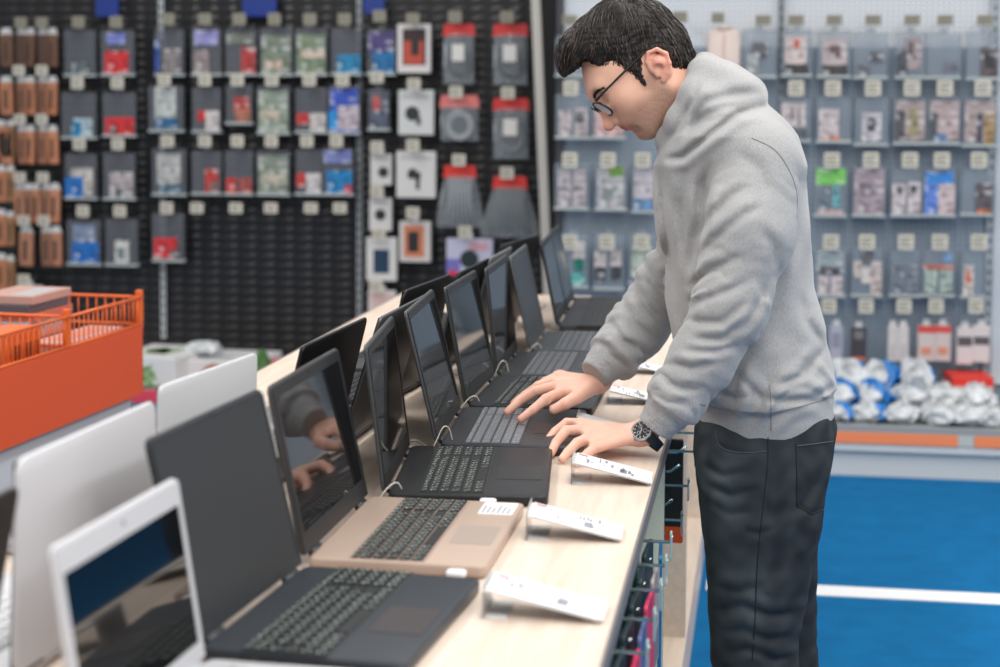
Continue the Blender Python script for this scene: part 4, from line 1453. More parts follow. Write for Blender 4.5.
mid = Lb - .46
for pp, qq in (((0, .004), (mid, .004)), ((mid, .004), (Lb, .004)), ((Lb, .004), (Lb, dep)), ((mid, .004), (mid, dep)), ((0, dep), (Lb, dep)), ((0, .004), (0, dep))):
    fence(pp, qq, .872, ztop)
for x_, y_ in ((Lb, 0.0), (mid, 0.0), (Lb, dep), (mid, dep), (0, dep), (0, 0.0)):
    b = MB(); b.box(x_ - .010, y_ + .002, .86, x_ + .010, y_ + .020, ztop + .02, bev=.002); b.build('corner_post', ORW, binn)
# magazines heaped in the bin
mc = [(206, 140, 130), (176, 176, 180), (196, 108, 86), (90, 84, 90), (190, 150, 140), (180, 70, 60)]
bm_ = Matrix.Translation(binn.location) @ Matrix.Rotation(ang, 4, 'Z')
for i in range(11):
    p = bm_ @ Vector((.985 + .008 * (i % 3), .27 + .006 * (i % 2), .7155 + .0245 * i))
    t = empty('magazine', p, ang + rr.uniform(-.07, .07))
    b = MB(); b.box(-.12, -.085, 0, .12, .085, .024, bev=.002); b.build('cover', flat(mc[i % 6], .35), t)
    b = MB(); b.box(-.10, -.07, .024, .08, .0, .0246); b.build('printed_panel', flat(mc[(i + 3) % 6], .35), t)
    tag(t, ['pinkish', 'pale grey', 'orange-brown', 'dark', 'cream', 'red'][i % 6] + ' magazine in the orange bin, %s from the bottom of the pile' % ordn[i].replace('nearest', 'first'),
        'magazine', 'magazines piled in the orange bin')
for i in range(1):
    p = bm_ @ Vector((Lb - .225, .095, .7155))
    t = empty('carton', p, ang)
    b = MB(); b.box(-.18, -.055, 0, .18, .055, .155, bev=.004); b.build('carton_body', flat(((196, 150, 140), (190, 150, 144), (180, 160, 158))[i], .5), t)
    b = MB(); b.box(-.14, -.04, .155, .14, .03, .1558); b.build('printed_panel', flat((200, 120, 100), .5), t)
    tag(t, 'pale pink carton behind the wires at the right end of the orange bin', 'carton')
p = bm_ @ Vector((mid - .12, .12, .7155))
t = empty('carton', p, ang)
b = MB(); b.box(-.09, -.05, 0, .09, .05, .215, bev=.004); b.build('carton_body', flat((222, 98, 44), .5), t)
b = MB()
for k in range(8):
    b.box(-.075 + .02 * k, -.0508, .13, -.067 + .02 * k, -.0498, .18)
b.build('dark_slots', flat((60, 40, 36)), t)
tag(t, 'orange carton with row of dark slots inside the wire bin', 'carton')

# ================================================================ THE MAN
YM = 3.33            # his mid plane


def M3(px, py, q=0.0):
    return np.array(ony(px, py, YM - q))


# ---- implicit surface toolkit (numpy) -------------------------------------------------
def smin(a, b, k):
    h = np.clip(0.5 + 0.5 * (b - a) / k, 0, 1)
    return b * (1 - h) + a * h - k * h * (1 - h)


def smax(a, b, k):
    return -smin(-a, -b, k)


def sph(P, c, r):
    return np.linalg.norm(P - np.array(c), axis=1) - r


def ell(P, c, r):
    r = np.array(r)
    X = (P - np.array(c)) / r
    k0 = np.linalg.norm(X, axis=1)
    k1 = np.linalg.norm(X / r, axis=1) + 1e-9
    return k0 * (k0 - 1) / k1


def cap(P, a, b, r1, r2=None):
    a, b = np.array(a, float), np.array(b, float)
    r2 = r1 if r2 is None else r2
    ab = b - a
    t = np.clip(((P - a) @ ab) / (ab @ ab), 0, 1)
    return np.linalg.norm(P - a - t[:, None] * ab, axis=1) - (r1 + (r2 - r1) * t)


def chain(P, pts, rs, k=0.012, info=False, flatv=None, flatk=1.0):
    """tapering limb through the joints; info also returns arc length and the angle around the limb"""
    pts = [np.array(p, float) for p in pts]
    d = None
    best = None
    s0 = 0.0
    S = np.zeros(len(P)); TH = np.zeros(len(P))
    for i in range(len(pts) - 1):
        a, b = pts[i], pts[i + 1]
        ab = b - a
        L = np.linalg.norm(ab)
        t = np.clip(((P - a) @ ab) / (L * L), 0, 1)
        V = P - a - t[:, None] * ab
        if flatv is not None:
            V = V + np.outer((V @ flatv) * (flatk - 1), flatv)
        di = np.linalg.norm(V, axis=1) - (rs[i] + (rs[i + 1] - rs[i]) * t)
        if info:
            ax = ab / L
            e = np.cross(ax, [0, 1, 0]); e /= np.linalg.norm(e)
            g_ = np.cross(ax, e)
            m_ = np.ones(len(P), bool) if best is None else di < best
            S[m_] = s0 + t[m_] * L
            TH[m_] = np.arctan2(V[m_] @ g_, V[m_] @ e)
            best = di.copy() if best is None else np.minimum(best, di)
        d = di if d is None else smin(d, di, k)
        s0 += L
    return (d, S, TH) if info else d


def nets(sdf, lo, hi, h, margin=1.5):
    lo, hi = np.array(lo, float), np.array(hi, float)
    B = 8
    n = (np.ceil((hi - lo) / h).astype(int) // B + 1) * B
    nb = n // B
    I = np.stack(np.meshgrid(*[np.arange(k) for k in nb], indexing='ij'), -1).reshape(-1, 3)
    C = lo + (I * B + (B - 1) / 2) * h
    dc = sdf(C)
    near = np.abs(dc) < B * h * 0.87 * margin
    V = np.repeat(np.repeat(np.repeat(np.where(dc < 0, -1.0, 1.0).reshape(nb), B, 0), B, 1), B, 2).astype(np.float32)
    off = np.stack(np.meshgrid(*[np.arange(B)] * 3, indexing='ij'), -1).reshape(-1, 3)
    In = I[near]
    for s in range(0, len(In), 400):
        J = (In[s:s + 400, None, :] * B + off[None]).reshape(-1, 3)
        V[J[:, 0], J[:, 1], J[:, 2]] = sdf(lo + J * h)
    ins = V < 0
    # mixed cells
    c = np.zeros(tuple(n - 1), np.int8)
    for a in (0, 1):
        for b in (0, 1):
            for d in (0, 1):
                c += ins[a:n[0] - 1 + a, b:n[1] - 1 + b, d:n[2] - 1 + d]
    cells = np.argwhere((c > 0) & (c < 8))
    idx = -np.ones(tuple(n - 1), np.int32)
    idx[cells[:, 0], cells[:, 1], cells[:, 2]] = np.arange(len(cells))
    acc = np.zeros((len(cells), 3)); cnt = np.zeros(len(cells))
    cor = [(a, b, d) for a in (0, 1) for b in (0, 1) for d in (0, 1)]
    for i in range(8):
        for j in range(i + 1, 8):
            df = np.array(cor[j]) - np.array(cor[i])
            if np.abs(df).sum() != 1:
                continue
            p, q = cells + cor[i], cells + cor[j]
            v0 = V[p[:, 0], p[:, 1], p[:, 2]]; v1 = V[q[:, 0], q[:, 1], q[:, 2]]
            m = (v0 < 0) != (v1 < 0)
            t = v0[m] / (v0[m] - v1[m])
            acc[m] += np.array(cor[i]) + t[:, None] * df
            cnt[m] += 1
    verts = lo + (cells + acc / cnt[:, None]) * h
    quads = []
    for ax in range(3):
        o1, o2 = (ax + 1) % 3, (ax + 2) % 3
        sl0 = [slice(None)] * 3; sl1 = [slice(None)] * 3
        sl0[ax] = slice(0, n[ax] - 1); sl1[ax] = slice(1, n[ax])
        cr = ins[tuple(sl0)] != ins[tuple(sl1)]
        E = np.argwhere(cr)
        E = E[(E[:, o1] > 0) & (E[:, o2] > 0) & (E[:, o1] < n[o1] - 1) & (E[:, o2] < n[o2] - 1)]
        fl = ins[E[:, 0], E[:, 1], E[:, 2]]
        e1 = np.zeros(3, int); e1[o1] = 1
        e2 = np.zeros(3, int); e2[o2] = 1
        q = [idx[tuple((E - x).T)] for x in (e1 + e2, e2, 0 * e1, e1)]
        Q = np.stack(q, 1)
        Q[~fl] = Q[~fl][:, ::-1]
        quads.append(Q)
    Q = np.concatenate(quads)
    Q = Q[(Q >= 0).all(1)]
    return verts, Q


def relax(v, Q, it=2, lam=0.5):
    if it == 0:
        return v
    E = np.concatenate([Q[:, [0, 1]], Q[:, [1, 2]], Q[:, [2, 3]], Q[:, [3, 0]]])
    E = np.concatenate([E, E[:, ::-1]])
    deg = np.bincount(E[:, 0], minlength=len(v)).astype(float)[:, None]
    for _ in range(it):
        s = np.stack([np.bincount(E[:, 0], weights=v[E[:, 1], k], minlength=len(v)) for k in range(3)], 1)
        v = v + lam * (s / np.maximum(deg, 1) - v)
    return v


def np_mesh(name, parts, m, tint=None, parent=None):
    vs = np.concatenate([p[0] for p in parts])
    fs, o = [], 0
    for v, q in parts:
        fs.append(q + o); o += len(v)
    fs = np.concatenate(fs)
    me = bpy.data.meshes.new(name)
    me.vertices.add(len(vs)); me.vertices.foreach_set('co', vs.astype(np.float32).ravel())
    me.loops.add(len(fs) * 4); me.loops.foreach_set('vertex_index', fs.astype(np.int32).ravel())
    me.polygons.add(len(fs)); me.polygons.foreach_set('loop_start', np.arange(0, len(fs) * 4, 4, dtype=np.int32))
    me.update(calc_edges=True)
    me.validate()
    me.polygons.foreach_set('use_smooth', [True] * len(me.polygons))
    me.materials.append(m)
    if tint is not None:
        at = me.color_attributes.new('tint', 'FLOAT_COLOR', 'POINT')
        at.data.foreach_set('color', np.concatenate([tint, np.ones((len(tint), 1))], 1).astype(np.float32).ravel())
    ob = bpy.data.objects.new(name, me)
    COL.objects.link(ob)
    if parent is not None:
        ob.parent = parent
        ob.matrix_parent_inverse = Matrix.Identity(4)
        ob.location = -Vector(parent.location)
    return ob


def wob(P, f, seed=0.0):
    """cheap smooth noise in -1..1"""
    x, y, z = P[:, 0] * f, P[:, 1] * f, P[:, 2] * f
    return (np.sin(x * 1.3 + 2.1 * np.sin(y * .9 + seed) + seed) + np.sin(y * 1.7 + 1.7 * np.sin(z * 1.1 + 2 * seed) + 1.3) +
            np.sin(z * 1.5 + 1.9 * np.sin(x * 1.2 - seed) + 2.6 * seed)) / 3


man = empty('person', (0.35, YM, 0))
tag(man, 'person in grey hooded sweatshirt and dark jeans leaning over laptops with both hands out', 'person')

# ---------------------------------------------------------------- head frame
HF = np.array([-.743, 0, -.669]); HU = np.array([-.669, 0, .743]); HQ = np.array([0, -1.0, 0])
HO = M3(657, 72, 0.0)
_th = .20
HF, HQ = HF * math.cos(_th) + HQ * math.sin(_th), HQ * math.cos(_th) - HF * math.sin(_th)
HO = HO + .005 * HF
HR = np.stack([HF, HU, HQ])           # rows: store -> head


def toh(P):
    return (P - HO) @ HR.T


def fromh(p):
    return HO + np.array(p, float) @ HR


neck_base = toh(M3(722, 140)[None])[0]


def head_sdf(P, detail=True):
    X = toh(P)
    A = X.copy(); A[:, 2] = np.abs(A[:, 2])      # mirrored
    d = ell(X, (.018, .046, 0), (.104, .093, .077))
    d = smin(d, ell(X, (.068, .000, 0), (.056, .080, .060)), .03)
    d = smin(d, cap(A, (.110, .050, 0), (.098, .046, .036), .014, .013), .018)
    d = smin(d, sph(A, (.082, .002, .044), .020), .025)
    d = smin(d, cap(A, (.010, -.040, .052), (.077, -.071, .018), .018, .016), .03)
    d = smin(d, sph(X, (.085, -.072, 0), .0185), .02)
    d = smin(d, ell(X, (.086, -.042, 0), (.029, .030, .028)), .02)
    # eye sockets, then the closed lids
    d = smax(d, -sph(A, (.122, .030, .034), .017), .014)
    d = smin(d, sph(A, (.0975, .028, .032), .0135), .004)
    # nose
    d = smin(d, cap(X, (.114, .038, 0), (.131, -.012, 0), .0080, .0108), .010)
    d = smin(d, sph(X, (.1345, -.0165, 0), .0122), .006)
    d = smin(d, sph(A, (.1195, -.019, .0125), .0080), .006)
    # lips
    d = smin(d, cap(A, (.1135, -.0370, 0), (.102, -.0425, .023), .0055, .0028), .004)
    d = smin(d, cap(A, (.1105, -.0485, 0), (.100, -.0440, .021), .0064, .0030), .004)
    d = smax(d, -cap(A, (.1190, -.0600, 0), (.106, -.0590, .022), .0085), .012)
    d = smax(d, -cap(A, (.1215, -.0425, 0), (.106, -.0435, .026), .0020), .003)
    # neck
    d = smin(d, cap(X, (-.012, -.010, 0), neck_base, .056, .066), .03)
    # ears
    hx = [(.014, .012, .074), (.010, .030, .078), (-.004, .043, .082), (-.020, .036, .086), (-.027, .018, .087),
          (-.020, .001, .084), (-.006, -.010, .078), (.008, -.016, .073)]
    A = A + np.array([0, .008, 0])
    e = ell(A, (-.006, .012, .0755), (.020, .032, .006))
    e = smin(e, cap(A, (-.004, .010, .066), (-.008, .014, .078), .016, .014), .006)
    e = smin(e, chain(A, hx, [.0036, .004, .0042, .0042, .0042, .0044, .0048, .0055], .003), .004)
    e = smin(e, chain(A, [(.000, .031, .080), (-.012, .022, .082), (-.012, .006, .081), (-.003, -.006, .079)], [.002, .0032, .0032, .0026], .003), .003)
    e = smax(e, -sph(A, (.002, .006, .0870), .0085), .003)
    e = smin(e, cap(A, (.011, .008, .076), (.012, -.002, .076), .0038), .003)
    d = smin(d, e, .005)
    return d


lo, hi = fromh((0, 0, 0)) - .20, fromh((0, 0, 0)) + .20
lo = np.array([HO[0] - .20, HO[1] - .115, HO[2] - .17]); hi = np.array([HO[0] + .18, HO[1] + .115, HO[2] + .15])
hv, hq = nets(head_sdf, lo, hi, .0019)
hv = relax(hv, hq, 1, .4)
X = toh(hv)
aq = np.abs(X[:, 2])


def sstep(a, b, x):
    t = np.clip((x - a) / (b - a), 0, 1)
    return t * t * (3 - 2 * t)


SK = np.array(lin((226, 176, 152))[:3])
tint = np.tile(SK, (len(hv), 1))
stub = np.array(lin((112, 88, 76))[:3])
beard = sstep(-.012, -.040, X[:, 1] + .20 * (X[:, 0] - .06) * 0) * sstep(.000, .03, X[:, 0] + .01)
beard = np.maximum(beard, sstep(.055, .03, X[:, 0]) * sstep(.005, .02, X[:, 0]) * sstep(.02, -.01, X[:, 1]) * .8)
cheek = sstep(.075, .10, X[:, 0]) * sstep(-.05, -.03, X[:, 1])
beard = beard * (1 - .45 * cheek)
beard = np.maximum(beard, .6 * sstep(.006, .0, np.abs(X[:, 1] + .031)) * sstep(.03, .02, aq) * sstep(.095, .105, X[:, 0]))
beard *= (.75 + .25 * wob(hv, 900))
tint = tint * (1 - .72 * beard[:, None]) + stub * (.72 * beard[:, None])
lip = sstep(.011, .006, np.abs(X[:, 1] + .043)) * sstep(.026, .020, aq) * sstep(.100, .106, X[:, 0])
tint = tint * (1 - .8 * lip[:, None]) + np.array(lin((196, 106, 96))[:3]) * .8 * lip[:, None]
earm = sstep(.076, .082, aq) * .5
nosem = sstep(.120, .134, X[:, 0]) * .35
red_ = np.maximum(earm, nosem)
tint = tint * (1 - red_[:, None]) + np.array(lin((222, 140, 122))[:3]) * red_[:, None]


# ---------------------------------------------------------------- hands and forearms
def G(px, py, z):
    return np.array(onz(px, py, z))


def hand_sdf(palm, fingers, thumb, forearm, thin):
    """palm: list of (centre point, radius) blobs; fingers: chains"""
    def f(P):
        d = None
        for a, b, r1, r2 in palm:
            c_ = chain(P, [a, b], [r1, r2], flatv=thin, flatk=1.55)
            d = c_ if d is None else smin(d, c_, .012)
        d = smin(d, chain(P, forearm[0], forearm[1], flatv=thin, flatk=1.25), .02)
        for pts, rs in fingers:
            d = smin(d, chain(P, pts, rs, .002), .0045)
        pts, rs = thumb
        d = smin(d, chain(P, pts, rs, .003), .013)
        return d
    return f


up = np.array([0, 0, 1.0])
# far hand (right hand) over the grey-keyed laptop
wr = G(595, 383, .962)
kI, kM_, kR, kP = G(563, 392, .953), G(557, 386, .957), G(556, 380, .955), G(560, 375, .950)
fR = hand_sdf(
    [(wr, kI, .026, .0150), (wr, kM_, .027, .0155), (wr, kR, .026, .0150), (wr, kP, .024, .0140), (kI, kP, .0145, .0135)],
    [([kI, G(546, 399, .950), G(533, 410, .930), G(521, 419, .913)], [.0118, .0104, .0092, .0078]),
     ([kM_, G(536, 391, .955), G(520, 401, .934), G(507, 412, .914)], [.0118, .0104, .0092, .0078]),
     ([kR, G(538, 386, .950), G(525, 395, .930), G(514, 403, .914)], [.0112, .0098, .0088, .0074]),
     ([kP, G(545, 381, .944), G(535, 388, .928), G(527, 394, .914)], [.0100, .0086, .0076, .0066])],
    ([G(589, 388, .958), G(577, 397, .952), G(565, 404, .942), G(554, 410, .930)], [.0180, .0140, .0120, .0098]),
    ([wr, np.array(ony(624, 346, YM + .12))], [.025, .030]), up)
# near hand (left hand) resting on the counter
wl = G(640, 434, .922)
nI, nM, nR, nP = G(582, 424, .918), G(583, 430, .920), G(589, 438, .917), G(598, 446, .911)
fL = hand_sdf(
    [(wl, nI, .025, .0145), (wl, nM, .026, .0155), (wl, nR, .026, .0150), (wl, nP, .024, .0140), (nI, nP, .0145, .0135)],
    [([nI, G(567, 423, .914), G(555, 432, .900), G(547, 441, .8905)], [.0112, .0100, .0090, .0078]),
     ([nM, G(566, 431, .918), G(556, 443, .902), G(551, 453, .8905)], [.0115, .0102, .0092, .0078]),
     ([nR, G(577, 443, .911), G(568, 452, .899), G(562, 459, .8895)], [.0108, .0096, .0086, .0074]),
     ([nP, G(588, 453, .902), G(581, 459, .894), G(575, 463, .8885)], [.0098, .0084, .0075, .0065])],
    ([G(624, 433, .902), G(608, 431, .894), G(597, 430, .890), G(588, 430, .888)], [.0150, .0120, .0104, .0085]),
    ([wl, np.array(ony(683, 395, YM - .24))], [.025, .030]), up)


def bounds(*pts, pad=.03):
    A = np.stack(pts)
    return A.min(0) - pad, A.max(0) + pad


parts = [(hv, hq)]
tints = [tint]
for f, pts in ((fR, (wr, G(507, 412, .914), G(514, 403, .914), G(521, 419, .91), G(527, 394, .914), kI, G(555, 409, .916), kP, np.array(ony(624, 346, YM + .12)))),
               (fL, (wl, G(547, 441, .885), G(575, 463, .885), G(551, 453, .89), G(584, 424, .89), nI, nP, np.array(ony(683, 395, YM - .24))))):
    lo, hi = bounds(*pts, pad=.035)
    v, q = nets(f, lo, hi, .0017)
    v = relax(v, q, 1, .4)
    parts.append((v, q))
    t_ = np.tile(np.array(lin((228, 178, 158))[:3]), (len(v), 1))
    # rosy knuckles and fingertips
    K = [kI, kM_, kR, kP, G(521, 419, .913), G(507, 412, .914), G(555, 409, .916), nI, nM, nR, nP, G(547, 441, .89), G(551, 453, .89), G(555, 432, .9), G(556, 443, .902)]
    w = np.max([np.exp(-(np.linalg.norm(v - k, axis=1) / .012) ** 2) for k in K], 0) * .45
    t_ = t_ * (1 - w[:, None]) + np.array(lin((222, 146, 126))[:3]) * w[:, None]
    tints.append(t_)


# the trunk and upper arms under the clothes, coarse, joining neck and forearms
def trunk(P):
    d = chain(P, [M3(722, 140), M3(735, 250), M3(755, 400), M3(765, 470)], [.07, .11, .11, .10], .03)
    d = smin(d, chain(P, [M3(745, 165, .14), M3(727, 306, .222), np.array(ony(683, 395, YM - .24))], [.050, .036, .028], .02), .03)
    d = smin(d, chain(P, [M3(735, 165, -.14), M3(668, 285, -.205), np.array(ony(624, 346, YM + .12))], [.055, .045, .028], .02), .03)
    d = smin(d, chain(P, [M3(765, 460, .09), M3(755, 620, .10), M3(772, 850, .10)], [.08, .055, .035], .02), .03)
    return smin(d, chain(P, [M3(765, 460, -.09), M3(772, 620, -.10), M3(798, 850, -.10)], [.08, .055, .035], .02), .03)


lo, hi = bounds(M3(600, 110, .3), M3(840, 870, -.3), pad=.05)
v, q = nets(trunk, lo, hi, .012)
parts.append((v, q)); tints.append(np.tile(SK, (len(v), 1)))

skin = bpy.data.materials.new('skin')
skin.use_nodes = True
nt = skin.node_tree
bs = nt.nodes['Principled BSDF']
at = nt.nodes.new('ShaderNodeAttribute'); at.attribute_name = 'tint'
nz = nt.nodes.new('ShaderNodeTexNoise'); nz.inputs['Scale'].default_value = 60; nz.inputs['Detail'].default_value = 5
tcn = nt.nodes.new('ShaderNodeTexCoord')
nt.links.new(tcn.outputs['Object'], nz.inputs['Vector'])
hs = nt.nodes.new('ShaderNodeHueSaturation')
mr = nt.nodes.new('ShaderNodeMapRange'); mr.inputs[3].default_value = .93; mr.inputs[4].default_value = 1.06
nt.links.new(nz.outputs['Fac'], mr.inputs[0]); nt.links.new(mr.outputs[0], hs.inputs['Value'])
nt.links.new(at.outputs['Color'], hs.inputs['Color']); nt.links.new(hs.outputs[0], bs.inputs['Base Color'])
bs.inputs['Roughness'].default_value = .48
bs.inputs['Subsurface Weight'].default_value = .12
bs.inputs['Subsurface Radius'].default_value = (.012, .004, .002)
bs.inputs['Subsurface Scale'].default_value = .5
n2 = nt.nodes.new('ShaderNodeTexNoise'); n2.inputs['Scale'].default_value = 700; n2.inputs['Detail'].default_value = 3
nt.links.new(tcn.outputs['Object'], n2.inputs['Vector'])
bp = nt.nodes.new('ShaderNodeBump'); bp.inputs['Strength'].default_value = .12; bp.inputs['Distance'].default_value = .001
nt.links.new(n2.outputs['Fac'], bp.inputs['Height']); nt.links.new(bp.outputs[0], bs.inputs['Normal'])
body_o = np_mesh('body', parts, skin, np.concatenate(tints), man)

# ---------------------------------------------------------------- hair
GF = [-.2, -.075, -.060, -.040, -.024, -.016, .0, .012, .026, .036, .041, .046, .058, .070, .078, .084, .092, .3]
GU = [-.036, -.038, -.040, -.038, -.024, .022, .044, .040, .012, -.010, -.008, .020, .046, .062, .074, .092, .112, .118]


def hair_sdf(P):
    X = toh(P)
    aq = np.abs(X[:, 2])
    A_ = X.copy(); A_[:, 2] = aq
    d = ell(X, (.000, .066, 0), (.099, .108, .086))
    d = smin(d, ell(X, (.055, .112, 0), (.074, .064, .066)), .03)
    d = smin(d, ell(X, (-.044, .014, 0), (.042, .066, .064)), .03)
    d = smin(d, cap(A_, (.034, .040, .071), (.038, -.004, .067), .011, .006), .01)
    d = smin(d, cap(X, (.075, .128, .01), (.108, .122, .0), .036, .028), .03)
    # thin shell: cap on the sides stays close to the skull
    d = smax(d, (aq - (.083 - .05 * np.clip(.04 - X[:, 1], 0, 1))), .012)
    gu = np.interp(X[:, 0], GF, GU)
    fr = sstep(.05, .0, aq)
    gu = gu + fr * 0.0
    cut = (gu - X[:, 1]) * .75 + .0018 * np.sin(X[:, 0] * 700 + 3 * np.sin(aq * 300))
    # strand relief running forwards from the crown
    s = X[:, 2] * 1.0 + .18 * np.sin(X[:, 0] * 26) + .10 * X[:, 1]
    s2 = X[:, 1] * .8 - X[:, 0] * .45
    w = sstep(.045, .07, aq)
    ridge = (1 - w) * (np.sin(s * 520 + 3 * np.sin(X[:, 0] * 60)) + .7 * np.sin(s * 880 + 2 * np.sin(X[:, 0] * 90))) + \
        w * (np.sin(s2 * 560 + 3 * np.sin(X[:, 0] * 70)) + .7 * np.sin(s2 * 950))
    d = d+ .0007 * ridge + .0045 * wob(P, 55, 1.0)
    return smax(d, cut, .004)


lo = np.array([HO[0] - .23, HO[1] - .11, HO[2] - .08]); hi = np.array([HO[0] + .11, HO[1] + .11, HO[2] + .21])
v, q = nets(hair_sdf, lo, hi, .0022)
hairm = mat('dark_hair', (26, 22, 21), .5, var=.35, vscale=90, spec=.35, bump=.5, bscale=300)
hair_o = np_mesh('hair', [(v, q)], hairm, None, man)
# loose strands lying over the mass
from mathutils.bvhtree import BVHTree


def bvh_of(verts, quads):
    return BVHTree.FromPolygons([tuple(a) for a in verts], [tuple(int(i) for i in f) for f in quads])


hb = bvh_of(v, q)
rs = np.random.RandomState(5)
sb = MB()
sm1 = mat('dark_hair_strand', (32, 27, 25), .42, spec=.4)
sm2 = mat('highlight_hair_strand', (74, 62, 56), .4, spec=.5)  # some strands coloured lighter brown to put highlights into the hair
HFv, HUv = Vector(HF), Vector(HU)
cand = rs.choice(len(v), 3800)
for ci_ in cand:
    p = Vector(v[ci_])
    hx_ = toh(np.array([p]))[0]
    if hx_[1] < -.005 and hx_[0] > 0:
        continue
    side = min(1, abs(hx_[2]) / .07)
    ddir = HFv * (.9 - .35 * side) + HUv * (-.15 - .75 * side * (1 if hx_[0] < .05 else .4)) + Vector((0, rs.uniform(-.35, .35), rs.uniform(-.15, .15)))
    if hx_[0] < -.05:
        ddir = -HUv + HFv * .2 + Vector((0, rs.uniform(-.2, .2), 0))
    if hx_[0] > .07 and hx_[1] > .1:
        ddir = HFv * .9 + HUv * -.3 + Vector((0, rs.uniform(-.4, .4), 0))
    pts = []
    n_ = 6
    L_ = rs.uniform(.018, .042)
    lift = rs.uniform(.0003, .0022)
    for k in range(n_):
        loc_, nr, _, _ = hb.find_nearest(p)
        if loc_ is None:
            break
        if nr.dot(loc_ - Vector(HO + HU * .05)) < 0:
            nr = -nr
        hh = toh(np.array([loc_]))[0]
        if hh[1] < np.interp(hh[0], GF, GU) - .003 and k > 2:
            break
        pts.append(loc_ + nr * (lift * math.sin(math.pi * (k + .5) / n_) + .0003))
        t_ = (ddir - nr * ddir.dot(nr))
        if t_.length < 1e-4:
            break
        p = loc_ + t_.normalized() * (L_ / n_)
    if len(pts) > 3:
        w0 = rs.uniform(.0006, .0012)
        sb.cur = sm1 if rs.rand() < .72 else sm2
        sb.tube(pts, [w0 * (1 - .8 * abs(i / (len(pts) - 1) - .3)) * (.3 if i in (0, len(pts) - 1) else 1) for i in range(len(pts))], 4, sb.cur)
so = sb.build('hair_strands', None, man, smooth=True)
so.matrix_parent_inverse = Matrix.Translation(-man.location)
# eyebrows
for s in (1, -1):
    b = MB()
    for i in range(46):
        u_ = i / 45
        base = np.array((.1225 - .030 * max(0, u_ - .2) ** 1.5, .038 + .007 * math.sin(u_ * 2.6), s * (.012 + .040 * u_)))
        for j in range(5):
            b0 = base + rs.uniform(-.0022, .0022, 3) * np.array([.4, 1, 1])
            e0 = b0 + np.array((-.001, .0035 - .005 * u_, s * .007)) + rs.uniform(-.001, .001, 3)
            b.tube([fromh(b0), fromh((b0 + e0) / 2 + (.0008, 0, 0)), fromh(e0)], [.0009, .0008, .0003], 4)
    o = b.build('eyebrow', mat('dark_hair_strand', (38, 32, 30), .34), man, smooth=True)
    o.matrix_parent_inverse = Matrix.Translation(-man.location)
    # lashes and the thin line of the lowered lid
    b = MB()
    pts = [fromh((.1085 - .010 * abs(a - .1) ** 1.6, .0215 - .001 * math.cos(a * 3), s * (.032 + .0125 * a))) for a in np.linspace(-1, 1, 11)]
    b.tube(pts, .0009, 6)
    o = b.build('eyelashes', mat('dark_hair_strand', (38, 32, 30), .34), man, smooth=True)
    o.matrix_parent_inverse = Matrix.Translation(-man.location)

# ---------------------------------------------------------------- hooded sweatshirt
rows = [(96, 700, 770, .085), (112, 690, 782, .145), (135, 668, 798, .185), (165, 653, 807, .172), (200, 655, 809, .165), (250, 661, 813, .165),
        (300, 667, 819, .168), (350, 674, 829, .180), (385, 684, 837, .19), (410, 692, 839, .188), (428, 697, 836, .184), (440, 699, 834, .182)]
ZR = np.array([M3(740, r[0])[2] for r in rows])[::-1]
XF = np.array([M3(r[1], r[0])[0] for r in rows])[::-1]
XB = np.array([M3(r[2], r[0])[0] for r in rows])[::-1]
BW = np.array([r[3] for r in rows])[::-1]
ZHEM_F, ZHEM_B = M3(697, 426)[2], M3(838, 420)[2]

nearA = [M3(760, 168, .150), M3(749, 232, .198), M3(730, 308, .232), M3(703, 358, .24), M3(674, 402, .248), M3(655, 427, .25)]
nearR = [.080, .080, .063, .056, .049, .044]
farA = [M3(738, 168, -.150), M3(705, 230, -.195), M3(668, 287, -.205), M3(636, 330, -.16), M3(612, 357, -.10), M3(595, 374, -.068)]
farR = [.080, .076, .066, .057, .047, .044]


def project(P):
    x, y, z = P[:, 0], P[:, 1], P[:, 2] - CAMH
    cp, sp = math.cos(PSI), math.sin(PSI)
    X, Y = x * cp + y * sp, -x * sp + y * cp
    c, s = math.cos(PITCH), math.sin(PITCH)
    dd, uu = Y * c - z * s, Y * s + z * c
    a, b_ = FPX * X / dd, -FPX * uu / dd
    return 500 + a * math.cos(ROLL) - b_ * math.sin(ROLL), CY + a * math.sin(ROLL) + b_ * math.cos(ROLL)


def folds(P, lst, side):
    """creases of the cloth: valleys with a raised lip, on one side of the body"""
    out = np.zeros(len(P))
    m = (YM - P[:, 1]) * side > .01
    if not m.any():
        return out
    X, Y = project(P[m])
    acc = np.zeros(len(X))
    for pts, w, dep in lst:
        best = np.full(len(X), 1e9); T = np.zeros(len(X)); sg = np.zeros(len(X))
        n = len(pts) - 1
        for i in range(n):
            ax, ay = pts[i]; bx, by = pts[i + 1]
            dx, dy = bx - ax, by - ay
            t = np.clip(((X - ax) * dx + (Y - ay) * dy) / (dx * dx + dy * dy), 0, 1)
            ex, ey = X - ax - t * dx, Y - ay - t * dy
            dd = np.hypot(ex, ey)
            u = dd < best
            best[u] = dd[u]; T[u] = (i + t[u]) / n
            sg[u] = np.sign(ex[u] * dy - ey[u] * dx)
        fade = np.clip(np.minimum(T, 1 - T) * 4, 0.0, 1)
        acc += dep * fade * (np.exp(-(best / w) ** 2) - .55 * np.exp(-((best - 2.3 * w) / (1.5 * w)) ** 2) * (.6 + .4 * sg))
    out[m] = acc
    return out


